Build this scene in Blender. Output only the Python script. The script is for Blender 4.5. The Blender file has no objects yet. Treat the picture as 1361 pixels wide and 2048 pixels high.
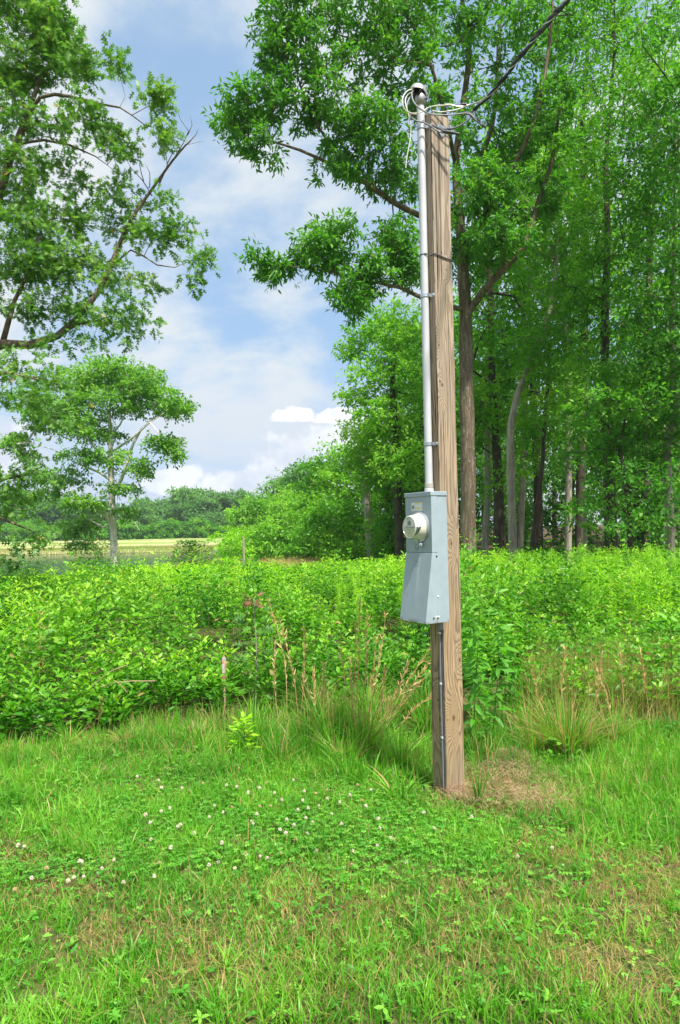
import bpy, math, random
import numpy as np
from mathutils import Vector, Matrix

SC = bpy.context.scene
COL = SC.collection
rng = np.random.default_rng(7)
random.seed(7)
R = math.radians

# ------------------------------------------------------------------ camera
CAM_H = 1.6
FPX = 1365.0                       # focal length in pixels of the 2048 high photograph
PITCH = math.atan(34 / FPX)
ROLL = R(1.1)
fw = np.array([0, math.cos(PITCH), math.sin(PITCH)])
up0 = np.array([0, -math.sin(PITCH), math.cos(PITCH)])
rt0 = np.array([1.0, 0, 0])
upv = math.cos(ROLL) * up0 + math.sin(ROLL) * rt0
rtv = math.cos(ROLL) * rt0 - math.sin(ROLL) * up0
cam_d = bpy.data.cameras.new('camera')
cam = bpy.data.objects.new('camera', cam_d)
COL.objects.link(cam)
cam_d.sensor_fit = 'VERTICAL'
cam_d.sensor_height = 36
cam_d.lens = 36 * FPX / 2048
cam_d.clip_start = 0.05
cam_d.clip_end = 6000
M = Matrix(((rtv[0], upv[0], -fw[0], 0), (rtv[1], upv[1], -fw[1], 0), (rtv[2], upv[2], -fw[2], CAM_H), (0, 0, 0, 1)))
cam.matrix_world = M
SC.camera = cam

# ------------------------------------------------------------------ light
SUN_AZ = np.array([0.50, -0.866])          # horizontal direction towards the sun
SUN_EL = R(58)
SC.view_settings.view_transform = 'Standard'
SC.view_settings.look = 'None'
SC.view_settings.gamma = 1
SC.view_settings.exposure = 1.13
sun_dir = Vector((SUN_AZ[0] * math.cos(SUN_EL), SUN_AZ[1] * math.cos(SUN_EL), math.sin(SUN_EL)))
sl = bpy.data.lights.new('sun', 'SUN')
sl.energy = 3.5
sl.angle = R(2.5)
sl.color = (1.0, 0.95, 0.86)
so = bpy.data.objects.new('sun', sl)
COL.objects.link(so)
so.rotation_euler = (-sun_dir).to_track_quat('-Z', 'Y').to_euler()
so.location = (6, -10, 20)

W = bpy.data.worlds.new('World')
SC.world = W
W.use_nodes = True
wt = W.node_tree
wt.nodes.clear()


class NB:
    """small helper that strings math nodes together"""
    def __init__(self, t):
        self.t = t

    def n(self, typ, **kw):
        nd = self.t.nodes.new(typ)
        for k, v in kw.items():
            setattr(nd, k, v)
        return nd

    def put(self, sock, v):
        if hasattr(v, 'links') or isinstance(v, bpy.types.NodeSocket):
            self.t.links.new(v, sock)
        else:
            if sock.type == 'RGBA' and not isinstance(v, (int, float)) and len(v) == 3:
                v = (*v, 1)
            sock.default_value = v

    def m(self, op, a, b=0.0, c=0.0, clamp=False):
        nd = self.n('ShaderNodeMath', operation=op, use_clamp=clamp)
        self.put(nd.inputs[0], a)
        self.put(nd.inputs[1], b)
        self.put(nd.inputs[2], c)
        return nd.outputs[0]

    def vm(self, op, a, b=(0, 0, 0)):
        nd = self.n('ShaderNodeVectorMath', operation=op)
        self.put(nd.inputs[0], a)
        self.put(nd.inputs[1], b)
        return nd.outputs[1] if op in ('LENGTH', 'DOT_PRODUCT', 'DISTANCE') else nd.outputs[0]

    def noise(self, vec, scale=5, detail=4, rough=0.5, dist=0.0, dim='3D'):
        nd = self.n('ShaderNodeTexNoise', noise_dimensions=dim)
        if vec is not None:
            self.put(nd.inputs['Vector'], vec)
        nd.inputs['Scale'].default_value = scale
        nd.inputs['Detail'].default_value = detail
        nd.inputs['Roughness'].default_value = rough
        nd.inputs['Distortion'].default_value = dist
        return nd.outputs['Fac']

    def ramp(self, fac, stops, mode='LINEAR'):
        nd = self.n('ShaderNodeValToRGB')
        nd.color_ramp.interpolation = mode
        e = nd.color_ramp.elements
        while len(e) > 1:
            e.remove(e[-1])
        e[0].position = stops[0][0]
        e[0].color = (*stops[0][1], 1)
        for p, c in stops[1:]:
            x = e.new(p)
            x.color = (*c, 1)
        self.put(nd.inputs[0], fac)
        return nd.outputs[0]

    def mix(self, f, a, b, blend='MIX'):
        nd = self.n('ShaderNodeMix', data_type='RGBA', blend_type=blend)
        self.put(nd.inputs[0], f)
        self.put(nd.inputs[6], a)
        self.put(nd.inputs[7], b)
        return nd.outputs[2]

    def rng(self, v, a, b, c=0.0, d=1.0, smooth=True):
        nd = self.n('ShaderNodeMapRange', interpolation_type='SMOOTHSTEP' if smooth else 'LINEAR')
        nd.clamp = True
        self.put(nd.inputs[0], v)
        for i, q in enumerate((a, b, c, d)):
            self.put(nd.inputs[i + 1], q)
        return nd.outputs[0]

    def sep(self, v):
        nd = self.n('ShaderNodeSeparateXYZ')
        self.put(nd.inputs[0], v)
        return nd.outputs

    def comb(self, x, y, z):
        nd = self.n('ShaderNodeCombineXYZ')
        for i, q in enumerate((x, y, z)):
            self.put(nd.inputs[i], q)
        return nd.outputs[0]


b = NB(wt)
sky = b.n('ShaderNodeTexSky', sky_type='NISHITA')
sky.sun_disc = False
sky.sun_elevation = SUN_EL
sky.sun_rotation = math.atan2(SUN_AZ[0], SUN_AZ[1])
sky.altitude = 50
sky.air_density = 1.0
sky.dust_density = 1.3
sky.ozone_density = 1.6
tc = b.n('ShaderNodeTexCoord')
D_ = tc.outputs['Generated']
dx, dy, dz = b.sep(D_)
# high thin cloud: projected on a flat layer far above
den = b.m('ADD', b.m('MAXIMUM', dz, 0.0), 0.22)
uv = b.comb(b.m('DIVIDE', dx, den), b.m('DIVIDE', dy, den), 0.0)
n1 = b.noise(b.vm('ADD', b.vm('MULTIPLY', uv, (1.0, 0.8, 1)), (3.4, 1.7, 0.6)), 1.25, 10, 0.56, 0.3)
n2 = b.noise(b.vm('ADD', uv, (9.1, 4.2, 2.0)), 4.5, 9, 0.62, 0.2)
hi = b.m('ADD', b.m('MULTIPLY', n1, 0.8), b.m('MULTIPLY', n2, 0.2))
for (px, py, rr_, am) in ((345, 70, 150, -.09), (450, 560, 110, -.08), (600, 780, 150, -.07), (560, 330, 90, .06), (420, 400, 80, .05), (250, 230, 90, .06),
                       (640, 400, 100, .07), (350, 690, 130, .06), (560, 700, 90, .05), (500, 130, 60, -.03), (150, 20, 90, .04)):
    vx = (px - 680.5) / FPX
    vz = (1024 - py) / FPX + math.tan(PITCH) + vx * math.tan(ROLL)
    q_ = b.vm('LENGTH', b.vm('SUBTRACT', b.comb(b.m('DIVIDE', dx, b.m('MAXIMUM', dy, .05)), b.m('DIVIDE', dz, b.m('MAXIMUM', dy, .05)), 0.0), (vx, vz, 0)))
    q_ = b.m('DIVIDE', q_, rr_ / FPX)
    hi = b.m('ADD', hi, b.m('MULTIPLY', b.m('POWER', 2.718, b.m('MULTIPLY', b.m('MULTIPLY', q_, q_), -1.0)), am))
hi = b.rng(hi, 0.41, 0.57, 0.14, 1.0)
# cumulus near the horizon, by azimuth and elevation
az = b.m('DIVIDE', dx, b.m('MAXIMUM', dy, 0.05))
el = b.m('DIVIDE', dz, b.m('MAXIMUM', dy, 0.05))
ae = b.comb(az, el, 0.0)
cn = b.noise(b.vm('ADD', ae, (1.3, 0.2, 0.0)), 16, 6, 0.62)
cn2 = b.noise(b.vm('ADD', ae, (5.3, 2.2, 0.0)), 7, 5, 0.6)
cum = None
shade = None
for (px, py, rx, ry, flat) in ((595, 840, 42, 26, 1), (690, 842, 60, 28, 1), (640, 905, 130, 62, 0), (700, 950, 150, 80, 0),
                               (560, 965, 90, 45, 0), (450, 975, 90, 36, 0), (350, 960, 70, 30, 0), (20, 905, 60, 60, 0),
                               (1250, 930, 300, 110, 0), (-300, 900, 200, 90, 0), (2200, 900, 300, 130, 0)):
    cx = (px - 680.5) / FPX
    cz = (1058 - (px - 680.5) * 0.019 - py) / FPX
    ux = b.m('DIVIDE', b.m('SUBTRACT', az, cx), rx / FPX)
    uz = b.m('DIVIDE', b.m('SUBTRACT', el, cz), ry / FPX)
    if flat:
        uz = b.m('ADD', uz, b.m('MULTIPLY', b.m('MAXIMUM', b.m('MULTIPLY', uz, -1.0), 0.0), -6.0))
    d2 = b.m('SQRT', b.m('ADD', b.m('MULTIPLY', ux, ux), b.m('MULTIPLY', uz, uz)))
    v = b.m('SUBTRACT', 1.0, d2)
    if flat:
        v = b.m('ADD', v, 0.15)
        v = b.m('ADD', v, b.m('MULTIPLY', b.m('SUBTRACT', cn, 0.5), 2.2))
    else:
        v = b.m('MULTIPLY', b.rng(b.m('ADD', v, b.m('MULTIPLY', b.m('SUBTRACT', cn, 0.5), 2.6)), -0.1, 0.35), 0.75)
    v = b.rng(v, 0.0, 0.22, 0, 1.0) if flat else v
    cum = v if cum is None else b.m('MAXIMUM', cum, v)
lit = b.rng(b.m('ADD', cn2, b.m('MULTIPLY', b.m('SUBTRACT', cn, 0.5), 0.6)), 0.35, 0.65)
c_cloud = b.mix(lit, (4.5, 4.9, 5.7), (6.9, 7.0, 7.1))
skyc = b.mix(1.0, sky.outputs[0], (1.0, 1.06, 1.15), 'MULTIPLY')
skyc = b.mix(0.6, skyc, (2.1, 3.75, 5.75))
base = b.mix(hi, skyc, (5.05, 5.4, 5.6))
hz = b.rng(dz, 0.0, 0.30, 0.75, 0.0)
base = b.mix(hz, base, (3.8, 4.5, 5.7))
tot = b.mix(cum, base, c_cloud)
# fill light: brightness added to the unseen sky round the sun, behind the camera
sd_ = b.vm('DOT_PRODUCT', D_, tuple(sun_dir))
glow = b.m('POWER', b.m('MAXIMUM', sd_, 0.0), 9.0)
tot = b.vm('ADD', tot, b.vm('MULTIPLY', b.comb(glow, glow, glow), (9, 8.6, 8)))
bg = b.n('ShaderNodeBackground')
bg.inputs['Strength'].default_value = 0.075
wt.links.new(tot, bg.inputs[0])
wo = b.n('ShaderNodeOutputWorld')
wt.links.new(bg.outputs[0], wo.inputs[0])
SC.render.film_transparent = False
try:
    SC.cycles.max_bounces = 7
    SC.cycles.diffuse_bounces = 4
    SC.cycles.transmission_bounces = 4
    SC.cycles.glossy_bounces = 2
    SC.cycles.transparent_max_bounces = 6
    SC.cycles.volume_bounces = 0
except Exception:
    pass


# ------------------------------------------------------------------ helpers
def P(x, y, D):
    """point at depth D (metres along +Y) seen at pixel x, y of the photograph"""
    d = fw + rtv * (x - 680.5) / FPX + upv * (1024 - y) / FPX
    d = d / d[1] * D
    return np.array([d[0], d[1], d[2] + CAM_H])


def GP(x, y, z=0.0):
    d = fw + rtv * (x - 680.5) / FPX + upv * (1024 - y) / FPX
    t = (z - CAM_H) / d[2]
    return np.array([d[0] * t, d[1] * t, z])


def proj(p):
    q = np.asarray(p, float) - np.array([0, 0, CAM_H])
    w = q @ fw
    return 680.5 + FPX * (q @ rtv) / w, 1024 - FPX * (q @ upv) / w


def nrm(v):
    v = np.asarray(v, float)
    return v / (np.linalg.norm(v, axis=-1, keepdims=True) + 1e-9)


def smooth(a, b_, x):
    t = np.clip((x - a) / (b_ - a), 0, 1)
    return t * t * (3 - 2 * t)


def tag(o, label=None, cat=None, group=None, kind=None):
    if label: o['label'] = label
    if cat: o['category'] = cat
    if group: o['group'] = group
    if kind: o['kind'] = kind
    return o


def empty(name, loc, label, cat, group=None, rot=None):
    o = bpy.data.objects.new(name, None)
    o.empty_display_size = 0.1
    COL.objects.link(o)
    o.location = loc
    if rot is not None: o.rotation_euler = rot
    return tag(o, label, cat, group)


def mesh_np(name, V, F, mat, parent=None, attrs=None, smooth_=False, k=None):
    """V (n,3); F (m,k) uniform faces or list of faces"""
    me = bpy.data.meshes.new(name)
    V = np.asarray(V, np.float32)
    if isinstance(F, np.ndarray):
        m, k = F.shape
        me.vertices.add(len(V))
        me.vertices.foreach_set('co', V.ravel())
        me.loops.add(m * k)
        me.loops.foreach_set('vertex_index', F.astype(np.int32).ravel())
        me.polygons.add(m)
        me.polygons.foreach_set('loop_start', np.arange(0, m * k, k, dtype=np.int32))
        try:
            me.polygons.foreach_set('loop_total', np.full(m, k, np.int32))
        except Exception:
            pass
        me.update(calc_edges=True)
    else:
        me.from_pydata([tuple(map(float, v)) for v in V], [], [tuple(int(i) for i in f) for f in F])
        me.update()
    if smooth_:
        me.polygons.foreach_set('use_smooth', np.ones(len(me.polygons), bool))
    if attrs:
        for an, av in attrs.items():
            a = me.attributes.new(an, 'FLOAT', 'POINT')
            a.data.foreach_set('value', np.asarray(av, np.float32))
    me.materials.append(mat)
    o = bpy.data.objects.new(name, me)
    COL.objects.link(o)
    if parent is not None: o.parent = parent
    return o


class MB:
    """collects shapes for ONE mesh"""
    def __init__(self):
        self.V = []
        self.F = []

    def add(self, V, F):
        n = len(self.V)
        self.V += [tuple(map(float, v)) for v in V]
        self.F += [tuple(i + n for i in f) for f in F]
        return self

    def box(self, lo, hi):
        x0, y0, z0 = lo
        x1, y1, z1 = hi
        V = [(x0, y0, z0), (x1, y0, z0), (x1, y1, z0), (x0, y1, z0), (x0, y0, z1), (x1, y0, z1), (x1, y1, z1), (x0, y1, z1)]
        return self.add(V, [(0, 3, 2, 1), (4, 5, 6, 7), (0, 1, 5, 4), (1, 2, 6, 5), (2, 3, 7, 6), (3, 0, 4, 7)])

    def tube(self, pts, rad, k=10, cap=True):
        V, F = tube_arrays(np.array(pts, float), np.array(rad, float) * np.ones(len(pts)), k)
        n = len(pts)
        F = [tuple(f) for f in F]
        if cap:
            F.append(tuple(range(k))[::-1])
            F.append(tuple(range((n - 1) * k, n * k)))
        return self.add(V, F)

    def lathe(self, prof, origin, axis, k=32, cap0=False, cap1=False):
        """prof: (distance along axis, radius)"""
        a = nrm(axis)
        h = np.array([0, 0, 1.0]) if abs(a[2]) < 0.9 else np.array([1.0, 0, 0])
        u = nrm(np.cross(h, a))
        v = np.cross(a, u)
        V = []
        for (t, r) in prof:
            for i in range(k):
                an = 2 * math.pi * i / k
                V.append(np.array(origin) + a * t + (u * math.cos(an) + v * math.sin(an)) * r)
        F = []
        for j in range(len(prof) - 1):
            for i in range(k):
                i2 = (i + 1) % k
                F.append((j * k + i, j * k + i2, (j + 1) * k + i2, (j + 1) * k + i))
        if cap0: F.append(tuple(range(k))[::-1])
        if cap1: F.append(tuple(range((len(prof) - 1) * k, len(prof) * k)))
        return self.add(V, F)

    def build(self, name, mat, parent=None, bevel=0, smooth_=False, seg=2):
        o = mesh_np(name, self.V, self.F, mat, parent, smooth_=smooth_)
        if bevel:
            md = o.modifiers.new('bevel', 'BEVEL')
            md.width = bevel
            md.segments = seg
            md.limit_method = 'ANGLE'
            md.angle_limit = R(40)
        if smooth_:
            try:
                o.data.set_sharp_from_angle(angle=R(40))
            except Exception:
                pass
        return o


def tube_arrays(pts, rad, k):
    n = len(pts)
    T = np.zeros_like(pts)
    T[1:-1] = pts[2:] - pts[:-2]
    T[0] = pts[1] - pts[0]
    T[-1] = pts[-1] - pts[-2]
    T = nrm(T)
    ref = np.array([0.31, 0.95, 0.07])
    if abs(T[0] @ ref) > 0.9: ref = np.array([1.0, 0.1, 0.2])
    U = np.zeros_like(pts)
    u = nrm(ref - T[0] * (ref @ T[0]))
    for i in range(n):
        u = u - T[i] * (u @ T[i])
        u = u / (np.linalg.norm(u) + 1e-9)
        U[i] = u
    Wv = np.cross(T, U)
    an = np.arange(k) * 2 * math.pi / k
    V = pts[:, None, :] + rad[:, None, None] * (U[:, None, :] * np.cos(an)[None, :, None] + Wv[:, None, :] * np.sin(an)[None, :, None])
    i = np.arange(n - 1)[:, None] * k
    j = np.arange(k)[None, :]
    j2 = (j + 1) % k
    F = np.stack([i + j, i + j2, i + k + j2, i + k + j], -1).reshape(-1, 4)
    return V.reshape(-1, 3), F


def catmull(pts, step):
    """smooth polyline through points; rows may carry extra columns (radius)"""
    pts = np.array(pts, float)
    if len(pts) < 3:
        n = max(2, int(np.linalg.norm(pts[1, :3] - pts[0, :3]) / step) + 1)
        t = np.linspace(0, 1, n)[:, None]
        return pts[0] * (1 - t) + pts[-1] * t
    q = np.vstack([2 * pts[0] - pts[1], pts, 2 * pts[-1] - pts[-2]])
    out = []
    for i in range(1, len(q) - 2):
        n = max(1, int(np.linalg.norm(q[i + 1, :3] - q[i, :3]) / step))
        for t in np.arange(n) / n:
            out.append(0.5 * ((2 * q[i]) + (-q[i - 1] + q[i + 1]) * t + (2 * q[i - 1] - 5 * q[i] + 4 * q[i + 1] - q[i + 2]) * t * t
                              + (-q[i - 1] + 3 * q[i] - 3 * q[i + 1] + q[i + 2]) * t ** 3))
    out.append(q[-2])
    return np.array(out)


# ------------------------------------------------------------------ materials
def mat_new(name):
    m = bpy.data.materials.new(name)
    m.use_nodes = True
    m.node_tree.nodes.clear()
    nb = NB(m.node_tree)
    out = nb.n('ShaderNodeOutputMaterial')
    return m, nb, out


def principled(nb, out, col, rough=0.6, spec=0.5, metal=0.0, bump=None, bstr=0.3, bdist=0.01, link=True):
    p = nb.n('ShaderNodeBsdfPrincipled')
    nb.put(p.inputs['Base Color'], col)
    nb.put(p.inputs['Roughness'], rough)
    nb.put(p.inputs['Specular IOR Level'], spec)
    nb.put(p.inputs['Metallic'], metal)
    if bump is not None:
        bn = nb.n('ShaderNodeBump')
        bn.inputs['Strength'].default_value = bstr
        bn.inputs['Distance'].default_value = bdist
        nb.put(bn.inputs['Height'], bump)
        nb.t.links.new(bn.outputs[0], p.inputs['Normal'])
    if link: nb.t.links.new(p.outputs[0], out.inputs[0])
    return p


def leaf_mat(name, c0, c1, c2, trans=0.35, rough=0.5, patch=0.5, pscale=0.6, dry=(0.42, 0.29, 0.12), tcol=None, spec=0.35):
    m, nb, out = mat_new(name)
    a = nb.n('ShaderNodeAttribute')
    a.attribute_name = 'rnd'
    d = nb.n('ShaderNodeAttribute')
    d.attribute_name = 'dry'
    g = nb.n('ShaderNodeNewGeometry')
    ns = nb.noise(g.outputs['Position'], pscale, 3, 0.6)
    f = nb.m('ADD', nb.m('MULTIPLY', a.outputs['Fac'], 1 - patch), nb.m('MULTIPLY', nb.rng(ns, 0.3, 0.7), patch))
    col = nb.ramp(f, [(0.0, c0), (0.5, c1), (1.0, c2)])
    col = nb.mix(d.outputs['Fac'], col, dry)
    p = principled(nb, out, col, rough, spec, link=False)
    tr = nb.n('ShaderNodeBsdfTranslucent')
    tc_ = nb.mix(1.0, col, tcol or (1.35, 1.5, 0.6), 'MULTIPLY')
    nb.put(tr.inputs[0], tc_)
    mx = nb.n('ShaderNodeMixShader')
    mx.inputs[0].default_value = trans
    nb.t.links.new(p.outputs[0], mx.inputs[1])
    nb.t.links.new(tr.outputs[0], mx.inputs[2])
    nb.t.links.new(mx.outputs[0], out.inputs[0])
    return m


def bark_mat(name, c0, c1, scale=9, lichen=0.0, lich_col=(0.34, 0.35, 0.29), bd=0.03, moss=0.45):
    m, nb, out = mat_new(name)
    t = nb.n('ShaderNodeTexCoord')
    v = nb.vm('MULTIPLY', t.outputs['Object'], (1, 1, 0.16))
    n1 = nb.noise(v, scale, 5, 0.62, 0.6)
    vo = nb.n('ShaderNodeTexVoronoi', feature='DISTANCE_TO_EDGE')
    nb.put(vo.inputs['Vector'], nb.vm('ADD', v, nb.vm('MULTIPLY', nb.comb(n1, n1, n1), (0.12, 0.12, 0.3))))
    vo.inputs['Scale'].default_value = scale * 1.7
    cr = nb.rng(vo.outputs['Distance'], 0.0, 0.14)
    n3 = nb.noise(t.outputs['Object'], 2.2, 4, 0.6)
    f = nb.m('MULTIPLY', nb.rng(n1, 0.25, 0.75), nb.m('ADD', 0.35, nb.m('MULTIPLY', cr, 0.65)))
    col = nb.mix(f, c0, c1)
    col = nb.mix(nb.rng(n3, 0.45, 0.7, 0, moss), col, (0.11, 0.12, 0.06))
    if lichen:
        n4 = nb.noise(nb.vm('ADD', t.outputs['Object'], (4, 2, 1)), 5.5, 4, 0.55)
        col = nb.mix(nb.rng(n4, 0.66 - lichen * 0.06, 0.74 - lichen * 0.06, 0, 0.7), col, lich_col)
    principled(nb, out, col, 0.9, 0.15, bump=f, bstr=0.8, bdist=bd)
    return m


M_OAK = leaf_mat('oak_leaf', (0.035, 0.14, 0.02), (0.09, 0.28, 0.03), (0.22, 0.46, 0.06), 0.42, 0.42, 0.35, 0.9)
M_LOAK = leaf_mat('lobed_oak_leaf', (0.05, 0.15, 0.03), (0.135, 0.30, 0.055), (0.30, 0.46, 0.11), 0.4, 0.42, 0.35, 0.9)
M_ROAK = leaf_mat('dark_oak_leaf', (0.022, 0.12, 0.016), (0.08, 0.28, 0.026), (0.21, 0.45, 0.05), 0.42, 0.4, 0.3, 0.9)
M_LONE = leaf_mat('pond_tree_leaf', (0.05, 0.17, 0.02), (0.15, 0.35, 0.04), (0.33, 0.55, 0.085), 0.42, 0.5, 0.4, 0.4)
M_WOOD = leaf_mat('woodland_leaf', (0.035, 0.15, 0.012), (0.115, 0.34, 0.02), (0.31, 0.55, 0.05), 0.43, 0.5, 0.5, 0.35)
M_LIGHT = leaf_mat('light_leaf', (0.09, 0.26, 0.03), (0.21, 0.46, 0.045), (0.36, 0.60, 0.08), 0.45, 0.5, 0.45, 0.4)
M_FAR = leaf_mat('far_leaf', (0.06, 0.18, 0.05), (0.12, 0.28, 0.07), (0.20, 0.40, 0.09), 0.42, 0.6, 0.6, 0.07)
M_PINE = leaf_mat('needle_foliage', (0.05, 0.14, 0.03), (0.10, 0.22, 0.045), (0.18, 0.32, 0.07), 0.25, 0.6, 0.5, 0.4)
M_BUSH = leaf_mat('thicket_leaf', (0.03, 0.12, 0.010), (0.13, 0.37, 0.018), (0.42, 0.64, 0.05), 0.36, 0.42, 0.45, 1.3)
M_BUSH2 = leaf_mat('dark_thicket_leaf', (0.018, 0.09, 0.008), (0.07, 0.27, 0.014), (0.22, 0.48, 0.03), 0.36, 0.42, 0.4, 1.1)
M_WEED = leaf_mat('weed_leaf', (0.08, 0.25, 0.010), (0.24, 0.54, 0.018), (0.46, 0.72, 0.04), 0.42, 0.5, 0.4, 0.7)
M_TALLW = leaf_mat('tall_weed_leaf', (0.055, 0.22, 0.016), (0.11, 0.35, 0.028), (0.22, 0.48, 0.05), 0.42, 0.42, 0.3, 2.0)
M_GRASS = leaf_mat('grass_blade', (0.035, 0.17, 0.012), (0.12, 0.37, 0.022), (0.29, 0.56, 0.05), 0.38, 0.45, 0.45, 1.6, dry=(0.52, 0.34, 0.16))
M_CLOV = leaf_mat('clover_leaf', (0.05, 0.23, 0.025), (0.12, 0.39, 0.035), (0.28, 0.54, 0.07), 0.35, 0.45, 0.3, 3.0)
M_STRAW = leaf_mat('dry_stalk', (0.40, 0.24, 0.09), (0.60, 0.42, 0.17), (0.76, 0.60, 0.32), 0.25, 0.6, 0.2, 3.0, dry=(0.62, 0.45, 0.24), tcol=(1, 1, 0.9))
M_STRAW2 = leaf_mat('matted_straw', (0.18, 0.10, 0.055), (0.40, 0.25, 0.145), (0.60, 0.42, 0.25), 0.15, 0.7, 0.5, 9.0, tcol=(1, 1, .9))
M_MEAD = leaf_mat('meadow_blade', (0.16, 0.26, 0.04), (0.30, 0.34, 0.10), (0.46, 0.38, 0.20), 0.3, 0.6, 0.6, 0.05)

BK_OAK = bark_mat('oak_bark', (0.085, 0.06, 0.04), (0.30, 0.235, 0.17), 9, 0.8)
BK_DARK = bark_mat('dark_bark', (0.04, 0.032, 0.024), (0.15, 0.12, 0.09), 10, 0.2)
BK_PALE = bark_mat('pale_bark', (0.22, 0.19, 0.15), (0.50, 0.43, 0.35), 6, 0.3, (0.6, 0.58, 0.5), 0.012, .25)
BK_WHITE = bark_mat('smooth_white_bark', (0.46, 0.42, 0.36), (0.78, 0.74, 0.67), 5, 0.2, (0.8, 0.78, 0.72), 0.006, .1)


def simple_mat(name, col, rough=0.5, spec=0.5, metal=0.0, nscale=30, namt=0.12, bstr=0.05):
    m, nb, out = mat_new(name)
    t = nb.n('ShaderNodeTexCoord')
    n = nb.noise(t.outputs['Object'], nscale, 4, 0.6)
    n2 = nb.noise(t.outputs['Object'], nscale * 0.15, 3, 0.6)
    k = nb.m('MULTIPLY', nb.m('ADD', n, n2), 0.5)
    dark = tuple(c * (1 - namt * 1.6) for c in col)
    lite = tuple(min(1, c * (1 + namt)) for c in col)
    c = nb.mix(nb.rng(k, 0.3, 0.7), dark, lite)
    principled(nb, out, c, rough, spec, metal, bump=n, bstr=bstr, bdist=0.001)
    return m


M_STEM = simple_mat('green_stem', (0.12, 0.2, 0.04), 0.6, 0.3)
M_TWIG = simple_mat('dead_twig', (0.30, 0.25, 0.21), 0.9, 0.1)
M_PVC = simple_mat('white_plastic_pipe', (0.53, 0.54, 0.56), 0.4, 0.45, nscale=9, namt=0.07)
M_PVCG = simple_mat('grey_pipe_hub', (0.42, 0.38, 0.33), 0.5, 0.4)
M_GALV = simple_mat('galvanised_steel', (0.50, 0.54, 0.57), 0.38, 0.5, 0.75)
M_ALU = simple_mat('cast_aluminium', (0.42, 0.40, 0.40), 0.42, 0.5, 0.6)
M_BLACK = simple_mat('black_rubber', (0.018, 0.018, 0.02), 0.55, 0.4)
M_DGREY = simple_mat('dark_grey_insulation', (0.07, 0.075, 0.09), 0.5, 0.4)
M_GREYW = simple_mat('grey_insulation', (0.22, 0.22, 0.24), 0.5, 0.4)
M_WHITEW = simple_mat('cream_wire_insulation', (0.60, 0.59, 0.50), 0.45, 0.4)
M_BARE = simple_mat('bare_stranded_aluminium', (0.60, 0.60, 0.62), 0.4, 0.5, 0.7)
M_CLIP = simple_mat('white_clip', (0.75, 0.76, 0.78), 0.4, 0.5)
M_PINK = simple_mat('faded_pink_ribbon', (0.45, 0.19, 0.15), 0.6, 0.3)
M_STAKE = simple_mat('stake_wood', (0.42, 0.30, 0.18), 0.8, 0.2)
M_PETAL = simple_mat('clover_petal', (0.62, 0.55, 0.42), 0.7, 0.2, nscale=200, namt=0.2)
M_PETALB = simple_mat('fading_clover_petal', (0.52, 0.36, 0.20), 0.8, 0.1, nscale=200, namt=0.3)

# ------------------------------------------------------------------ terrain
WATER_Z = -1.5


def edge_x(y):
    """x of the pond's right-hand bank as a function of depth"""
    return -11 - 0.02 * (y - 40) + 2.5 * np.sin(y * 0.09)


def hgt(x, y):
    x = np.asarray(x, float)
    y = np.asarray(y, float)
    inx = smooth(0, -9, x - edge_x(y))
    iny = smooth(33, 43, y + 0.15 * np.minimum(x + 11, 0) * -1) * (1 - smooth(98, 106, y + 3 * np.sin(x * 0.05)))
    pond = inx * iny
    low = (smooth(12, 38, y) * -1.0) * smooth(7, 0, x - 0.04 * y)
    land = low + 0.022 * np.sin(x * 1.7 + y * 0.6) + 0.02 * np.sin(x * 0.8 - y * 1.9) + 0.03 * np.sin(y * 0.7 + 1)
    far = smooth(100, 280, y) * 0.45 * smooth(7, 0, x - 0.04 * y)
    z = land + far
    return z * (1 - pond) + (-2.3) * pond


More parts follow.
